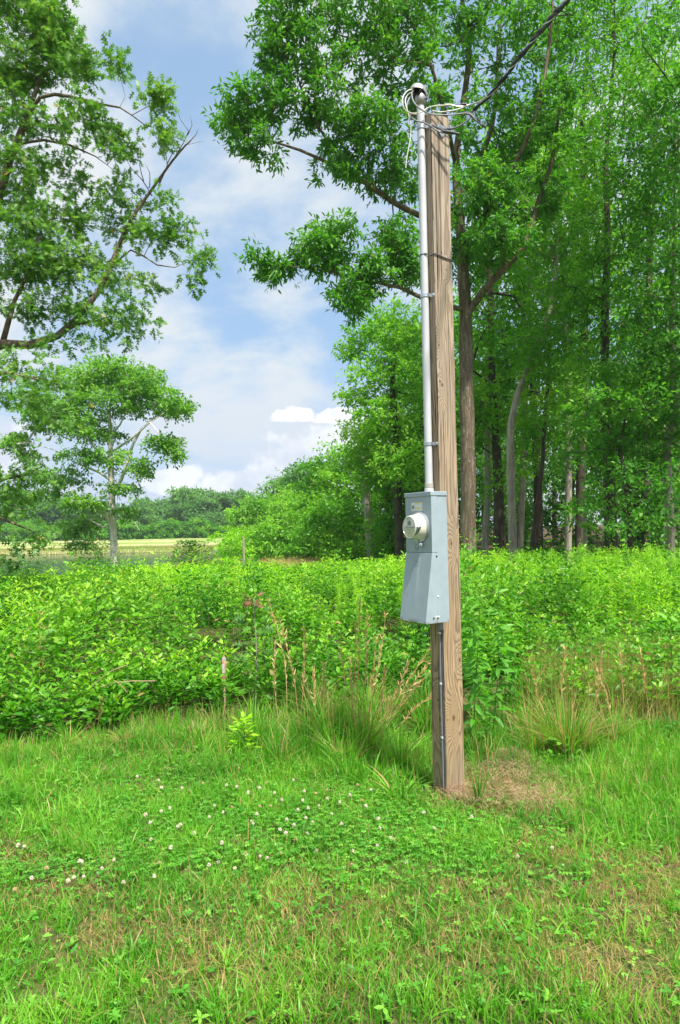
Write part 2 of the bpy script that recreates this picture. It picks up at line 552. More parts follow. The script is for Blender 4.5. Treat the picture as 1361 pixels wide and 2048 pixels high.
def build_ground():
    r = np.concatenate([np.linspace(0.05, 8, 90), 8 * (2600 / 8) ** np.linspace(0.006, 1, 170)])
    a = np.linspace(0, 2 * math.pi, 361)[:-1]
    a = np.concatenate([np.linspace(-math.pi * 0.75, math.pi * 0.25, 60)[:-1] - 0, np.linspace(math.pi * 0.25, math.pi * 0.75, 340)[:-1], np.linspace(math.pi * 0.75, math.pi * 1.25, 40)[:-1]])
    A, Rr = np.meshgrid(a, r)
    X = Rr * np.cos(A)
    Y = Rr * np.sin(A)
    Z = hgt(X, Y)
    V = np.stack([X, Y, Z], -1).reshape(-1, 3)
    k = len(a)
    i = np.arange(len(r) - 1)[:, None] * k
    j = np.arange(k)[None, :]
    j2 = (j + 1) % k
    F = np.stack([i + j, i + j2, i + k + j2, i + k + j], -1).reshape(-1, 4)
    m, nb, out = mat_new('ground_soil')
    g = nb.n('ShaderNodeNewGeometry')
    pos = g.outputs['Position']
    px, py, pz = nb.sep(pos)
    n1 = nb.noise(pos, 2.3, 5, 0.6)
    n2 = nb.noise(pos, 38, 5, 0.7)
    n3 = nb.noise(pos, 0.06, 4, 0.6)
    soil = nb.mix(nb.rng(n2, 0.3, 0.7), (0.075, 0.048, 0.028), (0.22, 0.14, 0.08))
    grass = nb.mix(nb.rng(n2, 0.3, 0.7), (0.035, 0.085, 0.015), (0.09, 0.18, 0.03))
    near = nb.mix(nb.rng(n1, 0.38, 0.62, 0.75, 0.25), soil, grass)
    stripe = nb.noise(nb.vm('MULTIPLY', pos, (0.012, 0.05, 0.0)), 1.0, 4, 0.6)
    mead = nb.mix(nb.rng(nb.m('ADD', nb.m('MULTIPLY', n3, 0.45), nb.m('MULTIPLY', stripe, 0.55)), 0.40, 0.60), (0.20, 0.30, 0.055), (0.50, 0.44, 0.24))
    mead = nb.mix(nb.rng(n2, 0.3, 0.7, 0, 0.25), mead, (0.16, 0.22, 0.05))
    fl = nb.mix(nb.rng(n1, 0.3, 0.7), (0.045, 0.035, 0.02), (0.12, 0.08, 0.045))
    fy = nb.rng(py, 90, 100)
    fx = nb.rng(px, 0, 20)
    col = nb.mix(fy, near, mead)
    col = nb.mix(nb.m('MULTIPLY', nb.rng(py, 14, 18), nb.rng(nb.m('ADD', px, nb.m('MULTIPLY', py, 0.02)), 4, 8)), col, fl)
    bed = nb.rng(pz, -1.55, -1.3)
    col = nb.mix(bed, (0.09, 0.07, 0.045), col)
    principled(nb, out, col, 0.95, 0.1, bump=n2, bstr=0.6, bdist=0.03)
    o = mesh_np('ground', V, F, m, smooth_=True)
    tag(o, 'grassy ground running from the mown foreground down to the pond and the wood', 'ground', kind='structure')


build_ground()


def build_water():
    m, nb, out = mat_new('pond_water')
    g = nb.n('ShaderNodeNewGeometry')
    n = nb.noise(nb.vm('MULTIPLY', g.outputs['Position'], (0.5, 1.4, 1)), 1.2, 4, 0.6)
    p = principled(nb, out, (0.035, 0.06, 0.05), 0.09, 0.5, bump=n, bstr=0.10, bdist=0.05)
    pts = [(-190, 30), (-8, 30), (-6, 60), (-8, 112), (-190, 112)]
    o = mesh_np('water', [(x, y, WATER_Z) for x, y in pts], [(0, 1, 2, 3, 4)], m)
    tag(o, 'dark calm pond water lying behind the lone tree at left', 'water', kind='structure')


build_water()

# ------------------------------------------------------------------ leaves
def T(verts, tris):
    return np.array(verts, float), np.array(tris, int)


T_DIA = T([(0, 0, 0), (0.45, 0.24, 0.07), (1, 0, -0.04), (0.45, -0.24, 0.07)], [(0, 2, 1), (0, 3, 2)])
T_LAN = T([(0, 0, 0), (0.34, 0.16, 0.03), (0.68, 0.13, 0.0), (1, 0, -0.12), (0.68, -0.13, 0.0), (0.34, -0.16, 0.03), (0.5, 0, -0.02)],
          [(0, 6, 1), (1, 6, 2), (2, 6, 3), (3, 6, 4), (4, 6, 5), (5, 6, 0)])
T_OVAL = T([(0, 0, 0), (0.28, 0.2, 0.04), (0.62, 0.2, 0.02), (1, 0, -0.1), (0.62, -0.2, 0.02), (0.28, -0.2, 0.04), (0.5, 0, -0.03)],
           [(0, 6, 1), (1, 6, 2), (2, 6, 3), (3, 6, 4), (4, 6, 5), (5, 6, 0)])
T_LONG = T([(0, 0, 0), (0.3, 0.07, 0.02), (0.7, 0.05, -0.02), (1, 0, -0.2), (0.7, -0.05, -0.02), (0.3, -0.07, 0.02)],
           [(0, 5, 1), (1, 5, 4), (1, 4, 2), (2, 4, 3)])


def _lobed():
    v = [(0, 0, 0)]
    f = []
    for s in (1, -1):
        for (a, tx, ty, c) in ((0.06, 0.24, 0.26, 0.34), (0.32, 0.60, 0.40, 0.56), (0.54, 0.86, 0.27, 0.80)):
            n = len(v)
            v += [(a, 0, 0), (tx, ty * s, 0.03), (c, 0.05 * s, 0), (c, 0, 0)]
            f += [(n, n + 1, n + 2), (n, n + 2, n + 3)]
    n = len(v)
    v += [(0.74, 0.05, 0), (1.05, 0, -0.05), (0.74, -0.05, 0)]
    f += [(n, n + 2, n + 1)]
    n = len(v)
    v += [(0, 0.012, 0), (0.35, 0.012, 0.004), (0.35, -0.012, 0.004), (0, -0.012, 0)]
    f += [(n, n + 1, n + 2), (n, n + 2, n + 3)]
    return T(v, f)


T_LOBE = _lobed()


def leaves(name, pos, dr, nr, size, tpl, mat, parent=None, rnd=None, dry=None, base=(0, 0, 0), rg=rng):
    pos = np.asarray(pos) - np.asarray(base)
    N = len(pos)
    dr = nrm(dr)
    nr = nr - dr * np.sum(nr * dr, -1, keepdims=True)
    nr = nrm(nr)
    bn = np.cross(nr, dr)
    tv, tf = tpl
    size = np.broadcast_to(np.asarray(size, float), (N,))
    V = pos[:, None, :] + size[:, None, None] * (tv[None, :, 0:1] * dr[:, None, :] + tv[None, :, 1:2] * bn[:, None, :] + tv[None, :, 2:3] * nr[:, None, :])
    k = len(tv)
    F = (tf[None] + (np.arange(N) * k)[:, None, None]).reshape(-1, 3)
    if rnd is None: rnd = rg.random(N)
    if dry is None: dry = np.zeros(N)
    return mesh_np(name, V.reshape(-1, 3), F, mat, parent, {'rnd': np.repeat(rnd, k), 'dry': np.repeat(dry, k)})


def blades(name, pos, h, w, lean, mat, bend=0.5, rnd=None, dry=None, levels=3, parent=None, base=(0, 0, 0), rg=rng, obj=True):
    """grass blades: pos (N,3), height, width, lean vector (N,2) = horizontal travel of the tip per unit height"""
    pos = np.asarray(pos, float) - np.asarray(base)
    N = len(pos)
    h = np.broadcast_to(h, (N,))
    w = np.broadcast_to(w, (N,))
    an = rg.random(N) * 2 * math.pi
    side = np.stack([np.cos(an), np.sin(an), 0 * an], -1)
    L = np.concatenate([lean, np.zeros((N, 1))], 1)
    ln = np.linalg.norm(lean, axis=1)
    zf = 1 / np.sqrt(1 + ln ** 2)
    vs = []
    for i in range(levels):
        t = i / levels
        c = pos + L * (h * t ** 1.7)[:, None] * zf[:, None]
        c[:, 2] += h * zf * (t - bend * 0.3 * t * t * np.minimum(ln, 1.5))
        ww = w * (1 - t ** 2) * 0.5 * (0.75 if i == 0 else 1)
        vs.append(c - side * ww[:, None])
        vs.append(c + side * ww[:, None])
    c = pos + L * h[:, None] * zf[:, None]
    c[:, 2] += h * zf * (1 - bend * 0.3 * np.minimum(ln, 1.5))
    vs.append(c)
    V = np.stack(vs, 1)
    k = V.shape[1]
    f = []
    for i in range(levels - 1):
        a = 2 * i
        f += [(a, a + 1, a + 3), (a, a + 3, a + 2)]
    f.append((k - 3, k - 2, k - 1))
    F = (np.array(f)[None] + (np.arange(N) * k)[:, None, None]).reshape(-1, 3)
    if rnd is None: rnd = rg.random(N)
    if dry is None: dry = np.zeros(N)
    A = {'rnd': np.repeat(rnd, k), 'dry': np.repeat(dry, k)}
    if not obj: return V.reshape(-1, 3), F, A
    return mesh_np(name, V.reshape(-1, 3), F, mat, parent, A)


def join_arrays(parts):
    V, F, A = [], [], {}
    n = 0
    for v, f, a in parts:
        V.append(v)
        F.append(f + n)
        n += len(v)
        for k_, x in a.items(): A.setdefault(k_, []).append(x)
    return np.concatenate(V), np.concatenate(F), {k_: np.concatenate(x) for k_, x in A.items()}


# ------------------------------------------------------------------ trees
class Skel:
    def __init__(self):
        self.p = []
        self.par = []
        self.r = []
        self.fixed = []

    def chain(self, pts, start=None, step=0.4):
        """pts rows (x,y,z,r); start = node index to hang from"""
        c = catmull(pts, step)
        prev = start if start is not None else -1
        for q in c:
            self.p.append(np.array(q[:3]))
            self.par.append(prev)
            self.r.append(float(q[3]))
            self.fixed.append(True)
            prev = len(self.p) - 1
        return prev

    def nearest(self, q):
        A = np.array(self.p)
        return int(np.argmin(np.sum((A - np.asarray(q)) ** 2, 1)))

    def grow(self, targets, step, rg, wig=0.12, r0=0.008, power=2.3, up=0.35):
        targets = np.asarray(targets)
        A = np.zeros((len(self.p) + len(targets) * 12, 3))
        n = len(self.p)
        A[:n] = self.p
        d0 = np.min(np.linalg.norm(targets[:, None] - A[None, :n], axis=2), 1)
        for ti in np.argsort(d0):
            q = targets[ti]
            dv = q - A[:n]
            d = np.linalg.norm(dv, axis=1)
            cost = d * (1 + up * np.clip(-dv[:, 2] / (d + 1e-6), -0.3, 1))
            j = int(np.argmin(cost))
            L = d[j]
            m = min(10, max(1, int(L / step)))
            st = A[j].copy()
            perp = rg.normal(size=3) * wig * L
            prev = j
            for s in range(1, m + 1):
                t = s / m
                x = st * (1 - t) + q * t + perp * math.sin(math.pi * t) + np.array([0, 0, -0.10 * L]) * math.sin(math.pi * t)
                self.p.append(x)
                self.par.append(prev)
                self.r.append(r0)
                self.fixed.append(False)
                A[n] = x
                prev = n
                n += 1
        ch = np.zeros(len(self.p))
        for i in range(len(self.p) - 1, -1, -1):
            if not self.fixed[i]:
                self.r[i] = max(r0, ch[i] ** (1 / power)) if ch[i] > 0 else r0
            pr = self.par[i]
            if pr >= 0 and not self.fixed[i]:
                ch[pr] += self.r[i] ** power

    def mesh(self, name, mat, parent, base, minr=0.0, big=10):
        kids = [[] for _ in self.p]
        roots = []
        for i, pr in enumerate(self.par):
            if pr >= 0: kids[pr].append(i)
            else: roots.append(i)
        Vs, Fs, n = [], [], 0
        stack = [(r_, None) for r_ in roots]
        while stack:
            i, frm = stack.pop()
            ch = [] if frm is None else [frm]
            rr = [] if frm is None else [min(self.r[frm], self.r[i] * 1.25)]
            cur = i
            while True:
                ch.append(cur)
                rr.append(self.r[cur])
                ks = kids[cur]
                if not ks: break
                ks = sorted(ks, key=lambda q: -self.r[q])
                for o in ks[1:]: stack.append((o, cur))
                cur = ks[0]
            if len(ch) < 2: continue
            mr = max(rr)
            if mr < minr: continue
            rr[-1] *= 0.4
            k = big if mr > 0.09 else (7 if mr > 0.04 else (4 if mr > 0.015 else 3))
            pts = np.array([self.p[c] for c in ch]) - base
            rad = np.array(rr)
            if mr > 0.09:
                pass
            V, F = tube_arrays(pts, rad, k)
            if mr > 0.09:
                jit = 1 + 0.05 * np.sin(V[:, 2:3] * 3.1 + V[:, 0:1] * 17) + 0.04 * np.sin(V[:, 2:3] * 7.7 + V[:, 1:2] * 23)
                c = np.repeat(pts, k, 0)
                V = c + (V - c) * jit
            Vs.append(V)
            Fs.append(F + n)
            n += len(V)
        return mesh_np(name, np.concatenate(Vs), np.concatenate(Fs), mat, parent, smooth_=True)


def in_blob(c, rad, n, rg, shell=2.0):
    v = nrm(rg.normal(size=(n, 3)))
    r = rg.random(n) ** (1 / shell)
    return np.asarray(c) + v * r[:, None] * np.asarray(rad)


def sprays(cent, cr, per, rg, twigs=5, size=0.1, flat=0.5, droop=0.15, rosette=False, out_from=None):
    """leaf positions/directions/normals on little twigs around each clump centre"""
    N = len(cent)
    td = rg.normal(size=(N, twigs, 3))
    if out_from is not None:
        td += nrm(cent - out_from)[:, None, :] * 0.8
    td[..., 2] *= flat
    td = nrm(td)
    tl = cr * (0.55 + 0.6 * rg.random((N, twigs)))
    k = max(1, per // twigs)
    t = rg.random((N, twigs, k)) ** (0.6 if not rosette else 0.3)
    pos = cent[:, None, None, :] + td[:, :, None, :] * (tl[:, :, None] * t)[..., None]
    pos[..., 2] -= droop * (tl[:, :, None] * t ** 2)
    pos = pos + rg.normal(size=pos.shape) * cr * 0.07
    ld = td[:, :, None, :] * 0.9 + rg.normal(size=pos.shape) * 0.75
    ld[..., 2] -= 0.25
    nn = rg.normal(size=pos.shape) * 0.55
    nn[..., 2] += 1.0
    sz = size * (0.7 + 0.55 * rg.random(pos.shape[:-1]))
    cl = np.broadcast_to(rg.random((N, 1, 1)), pos.shape[:-1])
    r_ = np.clip(0.45 * cl + 0.55 * rg.random(pos.shape[:-1]), 0, 1)
    return pos.reshape(-1, 3), ld.reshape(-1, 3), nn.reshape(-1, 3), sz.ravel(), r_.ravel()


def tree(name, label, base, chains, blobs, leafmat, bark, seed, clump=0.45, per=40, lsize=0.1, tpl=T_DIA, group=None, twigs=5,
         r0=0.008, step=0.5, flat=0.5, cat='tree', minr=0.0, big=10, droop=0.15, extra=None, dryf=0.0, rlo=0.0, rhi=1.0, up=0.35):
    """chains: list of (points rows (x,y,z,r), attach?)  blobs: (centre, radii, number of clumps)"""
    rg = np.random.default_rng(seed)
    base = np.asarray(base, float)
    root = empty(name, tuple(base), label, cat, group)
    sk = Skel()
    for c in chains:
        c = np.array(c, float)
        st = None
        if sk.p:
            st = sk.nearest(c[0, :3])
        sk.chain(c, st, step)
    cs = [in_blob(c, r, n, rg) for c, r, n in blobs]
    cen = np.concatenate(cs)
    sk.grow(cen, step, rg, r0=r0, up=up)
    if extra: extra(sk, rg)
    sk.mesh('trunk', bark, root, base, minr, big)
    mid = np.mean(cen, 0)
    pos, ld, nn, sz, rr = sprays(cen, clump, per, rg, twigs, lsize, flat, droop, out_from=mid)
    dry = (rg.random(len(pos)) < dryf).astype(float) * 0.8
    leaves('crown', pos, ld, nn, sz, tpl, leafmat, root, rlo + rr * (rhi - rlo), dry, base)
    return root


def pc(rows, D=None):
    """rows (px, py, depth, radius) -> world rows"""
    return [(*P(x, y, d), r) for x, y, d, r in rows]


def pb(x, y, D, rx, ry, rz, n):
    return (P(x, y, D), (rx * D / FPX, rz, ry * D / FPX), n)


def ground_at(x, y, D):
    p = P(x, y, D)
    return np.array([p[0], D, float(hgt(p[0], D))])


# --- the big oak behind the post
D0 = 20.0
base = ground_at(938, 1150, D0)
ch = [
    [(*base, 0.30), (*P(937, 1100, D0), 0.235), (*P(936, 900, D0), 0.215), (*P(933, 760, D0), 0.20), (*P(932, 640, D0), 0.19), (*P(928, 560, D0), 0.17),
     (*P(920, 440, D0), 0.14), (*P(912, 330, D0 + .3), 0.11), (*P(925, 220, D0 + .4), 0.09), (*P(938, 110, D0), 0.075), (*P(925, 0, D0), 0.06), (*P(930, -140, D0), 0.04)],
    pc([(938, 625, D0, .12), (965, 585, D0 - .5, .105), (1010, 535, D0 - 1, .095), (1050, 490, D0 - 1, .085), (1075, 410, D0 - 1, .07), (1105, 320, D0 - 1.3, .055), (1118, 230, D0 - 1.5, .04), (1150, 120, D0 - 2, .03)]),
    pc([(915, 430, D0, .1), (878, 440, D0 - .4, .09), (838, 430, D0 - .8, .085), (785, 403, D0 - 1.2, .078), (735, 368, D0 - 1.5, .065), (675, 335, D0 - 2, .05), (600, 300, D0 - 2.2, .035), (520, 275, D0 - 2.3, .02), (460, 245, D0 - 2.4, .012)]),
    pc([(930, 620, D0, .08), (895, 612, D0 - .6, .07), (850, 598, D0 - 1, .062), (800, 575, D0 - 1.4, .05), (740, 562, D0 - 1.7, .04), (670, 545, D0 - 2, .028), (600, 535, D0 - 2.2, .016), (540, 530, D0 - 2.3, .01)]),
    pc([(915, 400, D0, .08), (955, 330, D0 + .5, .08), (985, 250, D0 + 1, .07), (995, 150, D0 + 1, .06), (1000, 50, D0 + 1, .05), (1020, -80, D0 + 1, .03)]),
    pc([(950, 470, D0, .07), (1000, 380, D0 - 1, .07), (1050, 290, D0 - 1.6, .06), (1080, 200, D0 - 2, .05), (1100, 80, D0 - 2, .04), (1110, -60, D0 - 2, .03)]),
    pc([(912, 330, D0, .07), (890, 230, D0 - 1, .06), (862, 130, D0 - 1.5, .05), (830, 60, D0 - 2, .045), (800, -40, D0 - 2, .03)]),
    pc([(700, 350, D0 - 1.8, .04), (660, 290, D0 - 2, .035), (620, 220, D0 - 2, .028), (590, 130, D0 - 2, .02), (590, 50, D0 - 2, .012)]),
    pc([(862, 130, D0 - 1.5, .045), (800, 120, D0 - 2, .035), (740, 90, D0 - 2, .028), (680, 70, D0 - 2.2, .02)]),
    pc([(890, 230, D0 - 1, .04), (820, 230, D0 - 2, .035), (770, 215, D0 - 2.2, .028), (700, 190, D0 - 2.5, .02)]),
]
bl = [pb(475, 225, D0 - 2.3, 48, 48, 1.0, 26), pb(545, 195, D0 - 2.2, 60, 55, 1.2, 36), pb(560, 95, D0 - 2.2, 62, 60, 1.2, 34), pb(600, 25, D0 - 2.2, 90, 55, 1.3, 44), pb(530, 285, D0 - 2.2, 60, 28, .9, 16),
      pb(650, 205, D0 - 2.2, 70, 45, 1.3, 30), pb(660, 125, D0 - 2.2, 70, 50, 1.3, 26), pb(720, 255, D0 - 2, 80, 60, 1.3, 56), pb(700, 340, D0 - 1.7, 70, 30, 1, 22), pb(800, 330, D0 - 1.3, 70, 60, 1.2, 40),
      pb(760, 25, D0 - 2, 130, 55, 1.5, 60), pb(790, 120, D0 - 1.5, 110, 70, 1.5, 50), pb(860, 210, D0 - 1, 90, 80, 1.5, 44),
      pb(545, 525, D0 - 2.2, 58, 20, .8, 22), pb(640, 500, D0 - 2, 55, 38, .9, 40), pb(670, 455, D0 - 2, 50, 24, .8, 20), pb(700, 595, D0 - 1.8, 38, 34, .8, 24), pb(735, 540, D0 - 1.7, 60, 42, 1, 34), pb(790, 470, D0 - 1.4, 38, 40, .8, 26), pb(815, 530, D0 - 1.2, 36, 42, .8, 24),
      pb(960, 390, D0 - 1, 90, 80, 1.5, 70), pb(1000, 480, D0 - 1.4, 70, 45, 1.1, 40), pb(930, 500, D0 + .5, 50, 60, 1.1, 26), pb(1000, 250, D0, 100, 90, 1.8, 70), pb(940, 60, D0, 120, 90, 2, 70),
      pb(1070, 60, D0 - 1, 100, 90, 1.8, 60), pb(1090, 250, D0 - 1.2, 60, 90, 1.4, 40), pb(1090, 400, D0 - 1, 50, 60, 1.2, 26), pb(850, -90, D0 - 1, 200, 70, 2.4, 50), pb(650, -70, D0 - 2, 130, 60, 2, 30)]
tree('oak_tree', 'tall oak right behind the square post, its long limbs reaching left over the sky', base, ch, bl, M_OAK, BK_OAK, 11,
     clump=0.40, per=60, lsize=0.165, tpl=T_LAN, twigs=7, r0=0.009, step=0.45, big=14, flat=0.55, dryf=0.004)

# --- the oak at the left edge, trunk just outside the frame
DL = 11.5


def bare_twigs(sk, rg):
    tips = [pc([(300, 385, DL, .02), (345, 322, DL, .03), (372, 290, DL, .022), (400, 282, DL, .008)])]
    for row in ([(318, 372, DL), (335, 330, DL), (328, 300, DL), (312, 292, DL)], [(348, 318, DL), (368, 285, DL), (378, 262, DL), (362, 240, DL), (350, 205, DL)],
                [(362, 300, DL), (350, 285, DL), (345, 255, DL), (340, 235, DL)], [(378, 285, DL), (392, 270, DL), (398, 256, DL)], [(305, 392, DL), (285, 360, DL), (262, 335, DL), (250, 310, DL)],
                [(300, 375, DL), (300, 345, DL), (290, 325, DL)], [(288, 362, DL), (280, 330, DL), (284, 300, DL)], [(335, 328, DL), (345, 308, DL), (342, 290, DL)], [(376, 270, DL), (385, 250, DL), (380, 228, DL)]):
        n = len(row)
        c = [(*P(*q), 0.011 - 0.008 * i / (n - 1)) for i, q in enumerate(row)]
        sk.chain(c, sk.nearest(c[0][:3]), 0.12)


base = ground_at(-190, 1150, DL)
ch = [
    [(*base, .34), (*P(-190, 1000, DL), .28), (*P(-150, 860, DL), .24), (*P(-110, 700, DL), .2), (*P(-70, 540, DL), .17), (*P(-20, 430, DL), .10), (*P(5, 370, DL), .075), (*P(18, 325, DL), .066), (*P(40, 270, DL), .055), (*P(62, 210, DL), .042), (*P(80, 160, DL), .03), (*P(112, 112, DL), .016)],
    pc([(-110, 760, DL, .12), (-50, 720, DL, .1), (5, 688, DL, .085), (60, 690, DL, .07), (115, 672, DL, .058), (165, 625, DL, .048), (205, 570, DL, .04), (232, 505, DL, .036), (262, 440, DL, .03), (300, 385, DL, .024), (345, 322, DL, .018), (372, 290, DL, .013), (408, 282, DL, .005)]),
    pc([(5, 688, DL, .05), (18, 640, DL, .045), (30, 600, DL, .035), (60, 540, DL, .025), (80, 470, DL, .015)]),
    pc([(42, 265, DL, .035), (80, 195, DL - .3, .03), (140, 193, DL - .4, .027), (200, 208, DL - .5, .02), (240, 215, DL - .5, .014), (290, 250, DL - .5, .007)]),
    pc([(30, 290, DL, .03), (90, 280, DL - .3, .024), (140, 290, DL - .4, .018), (190, 312, DL - .4, .01), (240, 350, DL - .4, .004)]),
    pc([(225, 530, DL, .02), (262, 500, DL - .2, .015), (315, 530, DL - .3, .012), (350, 535, DL - .3, .007), (385, 520, DL - .3, .004)]),
    pc([(125, 665, DL, .025), (160, 648, DL, .02), (200, 640, DL - .2, .015), (260, 620, DL - .3, .008)]),
    pc([(-150, 880, DL, .07), (-70, 900, DL - .5, .05), (0, 960, DL - 1, .03), (50, 950, DL - 1, .02), (90, 930, DL - 1.2, .01)]),
    pc([(-130, 800, DL, .07), (-60, 760, DL - .5, .05), (10, 745, DL - 1, .03), (60, 755, DL - 1.1, .018), (120, 770, DL - 1.2, .008)]),
    pc([(-160, 930, DL, .06), (-70, 1000, DL - .7, .04), (10, 1040, DL - 1, .02), (60, 1060, DL - 1, .012), (90, 1085, DL - 1, .005)]),
]
bl = [pb(50, 30, DL, 110, 55, .9, 46), pb(110, 90, DL, 75, 50, .8, 30), pb(30, 150, DL, 80, 60, .9, 34), pb(175, 130, DL - .3, 40, 32, .5, 8), pb(230, 150, DL - .4, 30, 18, .4, 4), pb(300, 195, DL - .5, 38, 22, .4, 8), pb(315, 260, DL - .5, 28, 24, .4, 5),
      pb(170, 245, DL - .4, 60, 32, .6, 13), pb(230, 290, DL - .4, 34, 30, .5, 8), pb(60, 240, DL, 70, 45, .8, 18), pb(50, 340, DL, 80, 45, .8, 22), pb(140, 345, DL, 36, 22, .5, 7), pb(60, 430, DL, 95, 50, .9, 33), pb(150, 410, DL, 45, 50, .6, 10),
      pb(50, 530, DL, 85, 50, .8, 30), pb(130, 500, DL, 60, 50, .7, 15), pb(250, 390, DL - .1, 45, 26, .5, 7), pb(325, 400, DL - .2, 24, 14, .3, 2), pb(320, 455, DL - .2, 46, 36, .5, 10), pb(240, 445, DL, 42, 40, .5, 9), pb(200, 530, DL, 44, 40, .5, 9),
      pb(392, 515, DL - .3, 14, 24, .3, 4), pb(378, 560, DL - .3, 14, 10, .2, 2), pb(270, 555, DL - .1, 30, 16, .3, 4), pb(150, 600, DL, 60, 36, .6, 11), pb(60, 610, DL, 60, 30, .6, 11), pb(245, 620, DL - .2, 50, 28, .4, 8), pb(290, 635, DL - .3, 16, 16, .3, 2), pb(190, 665, DL - .1, 24, 14, .3, 2), pb(250, 665, DL - .1, 14, 12, .2, 2), pb(110, 680, DL, 34, 12, .3, 3),
      pb(30, 725, DL - 1, 48, 30, .6, 6), pb(80, 770, DL - 1.1, 55, 40, .6, 9), pb(20, 790, DL - 1, 40, 24, .5, 2), pb(120, 830, DL - 1.2, 38, 30, .5, 4), pb(30, 950, DL - 1, 40, 34, .5, 6), pb(10, 1010, DL - 1, 34, 36, .5, 6), pb(80, 925, DL - 1.2, 44, 16, .4, 3), pb(75, 1065, DL - 1, 32, 20, .4, 3), pb(40, 1095, DL - 1, 14, 12, .3, 2)]
tree('oak_tree', 'large lobed-leaf oak at the left edge with a curved bough and bare twiggy tip', base, ch, bl, M_LOAK, BK_OAK, 12,
     clump=0.34, per=44, lsize=0.13, tpl=T_LOBE, twigs=6, r0=0.004, step=0.25, big=12, flat=0.6, extra=bare_twigs, dryf=0.01)

# --- lone pale-barked tree by the pond
DS = 45.0
base = ground_at(229, 1130, DS)
base[2] = float(hgt(base[0], base[1])) - .2
ch = [
    [(*base, .30), (*P(229, 1105, DS), .25), (*P(226, 1040, DS), .23), (*P(224, 980, DS), .21), (*P(222, 920, DS), .18), (*P(221, 870, DS), .14), (*P(219, 820, DS), .1), (*P(225, 780, DS), .06), (*P(225, 745, DS), .03)],
    pc([(228, 985, DS, .12), (243, 960, DS - 1, .11), (255, 925, DS - 1, .1), (266, 890, DS - 1, .09), (282, 860, DS - 1, .07), (310, 835, DS - 1, .05), (345, 815, DS - 1, .03)]),
    pc([(223, 905, DS, .09), (245, 890, DS - 1, .08), (270, 872, DS - 1.5, .07), (300, 845, DS - 2, .05), (330, 825, DS - 2, .03)]),
    pc([(223, 1048, DS, .13), (208, 1025, DS - .5, .12), (190, 1010, DS - 1, .1), (165, 1000, DS - 1.5, .08), (148, 990, DS - 2, .06)]),
    pc([(221, 960, DS, .1), (200, 945, DS - .5, .08), (175, 935, DS - 1, .07), (150, 925, DS - 1, .05), (110, 900, DS - 1, .03), (60, 885, DS - 1, .02)]),
    pc([(222, 935, DS, .07), (205, 915, DS - .5, .06), (185, 890, DS - 1, .05), (150, 850, DS - 1, .03)]),
    pc([(222, 870, DS, .08), (240, 850, DS - 1, .06), (255, 820, DS - 1, .05), (285, 780, DS - 1, .03)]),
    pc([(229, 1040, DS, .05), (250, 1035, DS - .5, .04), (270, 1045, DS - 1, .03), (280, 1062, DS - 1, .02)]),
]
bl = [pb(170, 765, DS, 60, 30, 3, 42), pb(235, 745, DS, 50, 26, 3, 40), pb(285, 770, DS - 1, 50, 28, 3, 40), pb(335, 810, DS - 1, 36, 26, 2.2, 30), pb(365, 810, DS - 1, 10, 16, 1, 5), pb(240, 800, DS - 1, 80, 32, 3, 46), pb(150, 815, DS, 70, 35, 3, 46),
      pb(100, 835, DS, 50, 24, 2.5, 22), pb(80, 800, DS, 40, 30, 2, 16), pb(40, 880, DS, 28, 22, 1.6, 16), pb(55, 905, DS, 16, 14, 1.2, 6), pb(180, 860, DS - 1, 55, 28, 2.5, 30), pb(320, 885, DS - 1.5, 32, 14, 1.6, 18), pb(345, 905, DS - 1.5, 12, 12, 1.2, 6),
      pb(190, 910, DS - 2, 60, 18, 2.2, 22), pb(275, 935, DS - 1, 26, 14, 1.4, 12), pb(250, 975, DS - 1, 34, 10, 1.2, 9), pb(130, 950, DS - 1, 50, 22, 2, 16), pb(90, 985, DS - 1, 40, 12, 1.5, 12), pb(160, 1000, DS - 2, 50, 16, 1.6, 18), pb(165, 1050, DS + 2, 45, 18, 1.6, 18), pb(150, 1085, DS + 2, 22, 12, 1.2, 6), pb(250, 1020, DS - 1, 20, 10, 1, 5)]
tree('pale_barked_tree', 'lone tree with smooth pale trunk and flat-topped crown beside the pond', base, ch, bl, M_LONE, BK_WHITE, 13,
     clump=0.95, per=84, lsize=0.24, tpl=T_DIA, twigs=8, r0=0.02, step=0.9, flat=0.35, dryf=0.002)

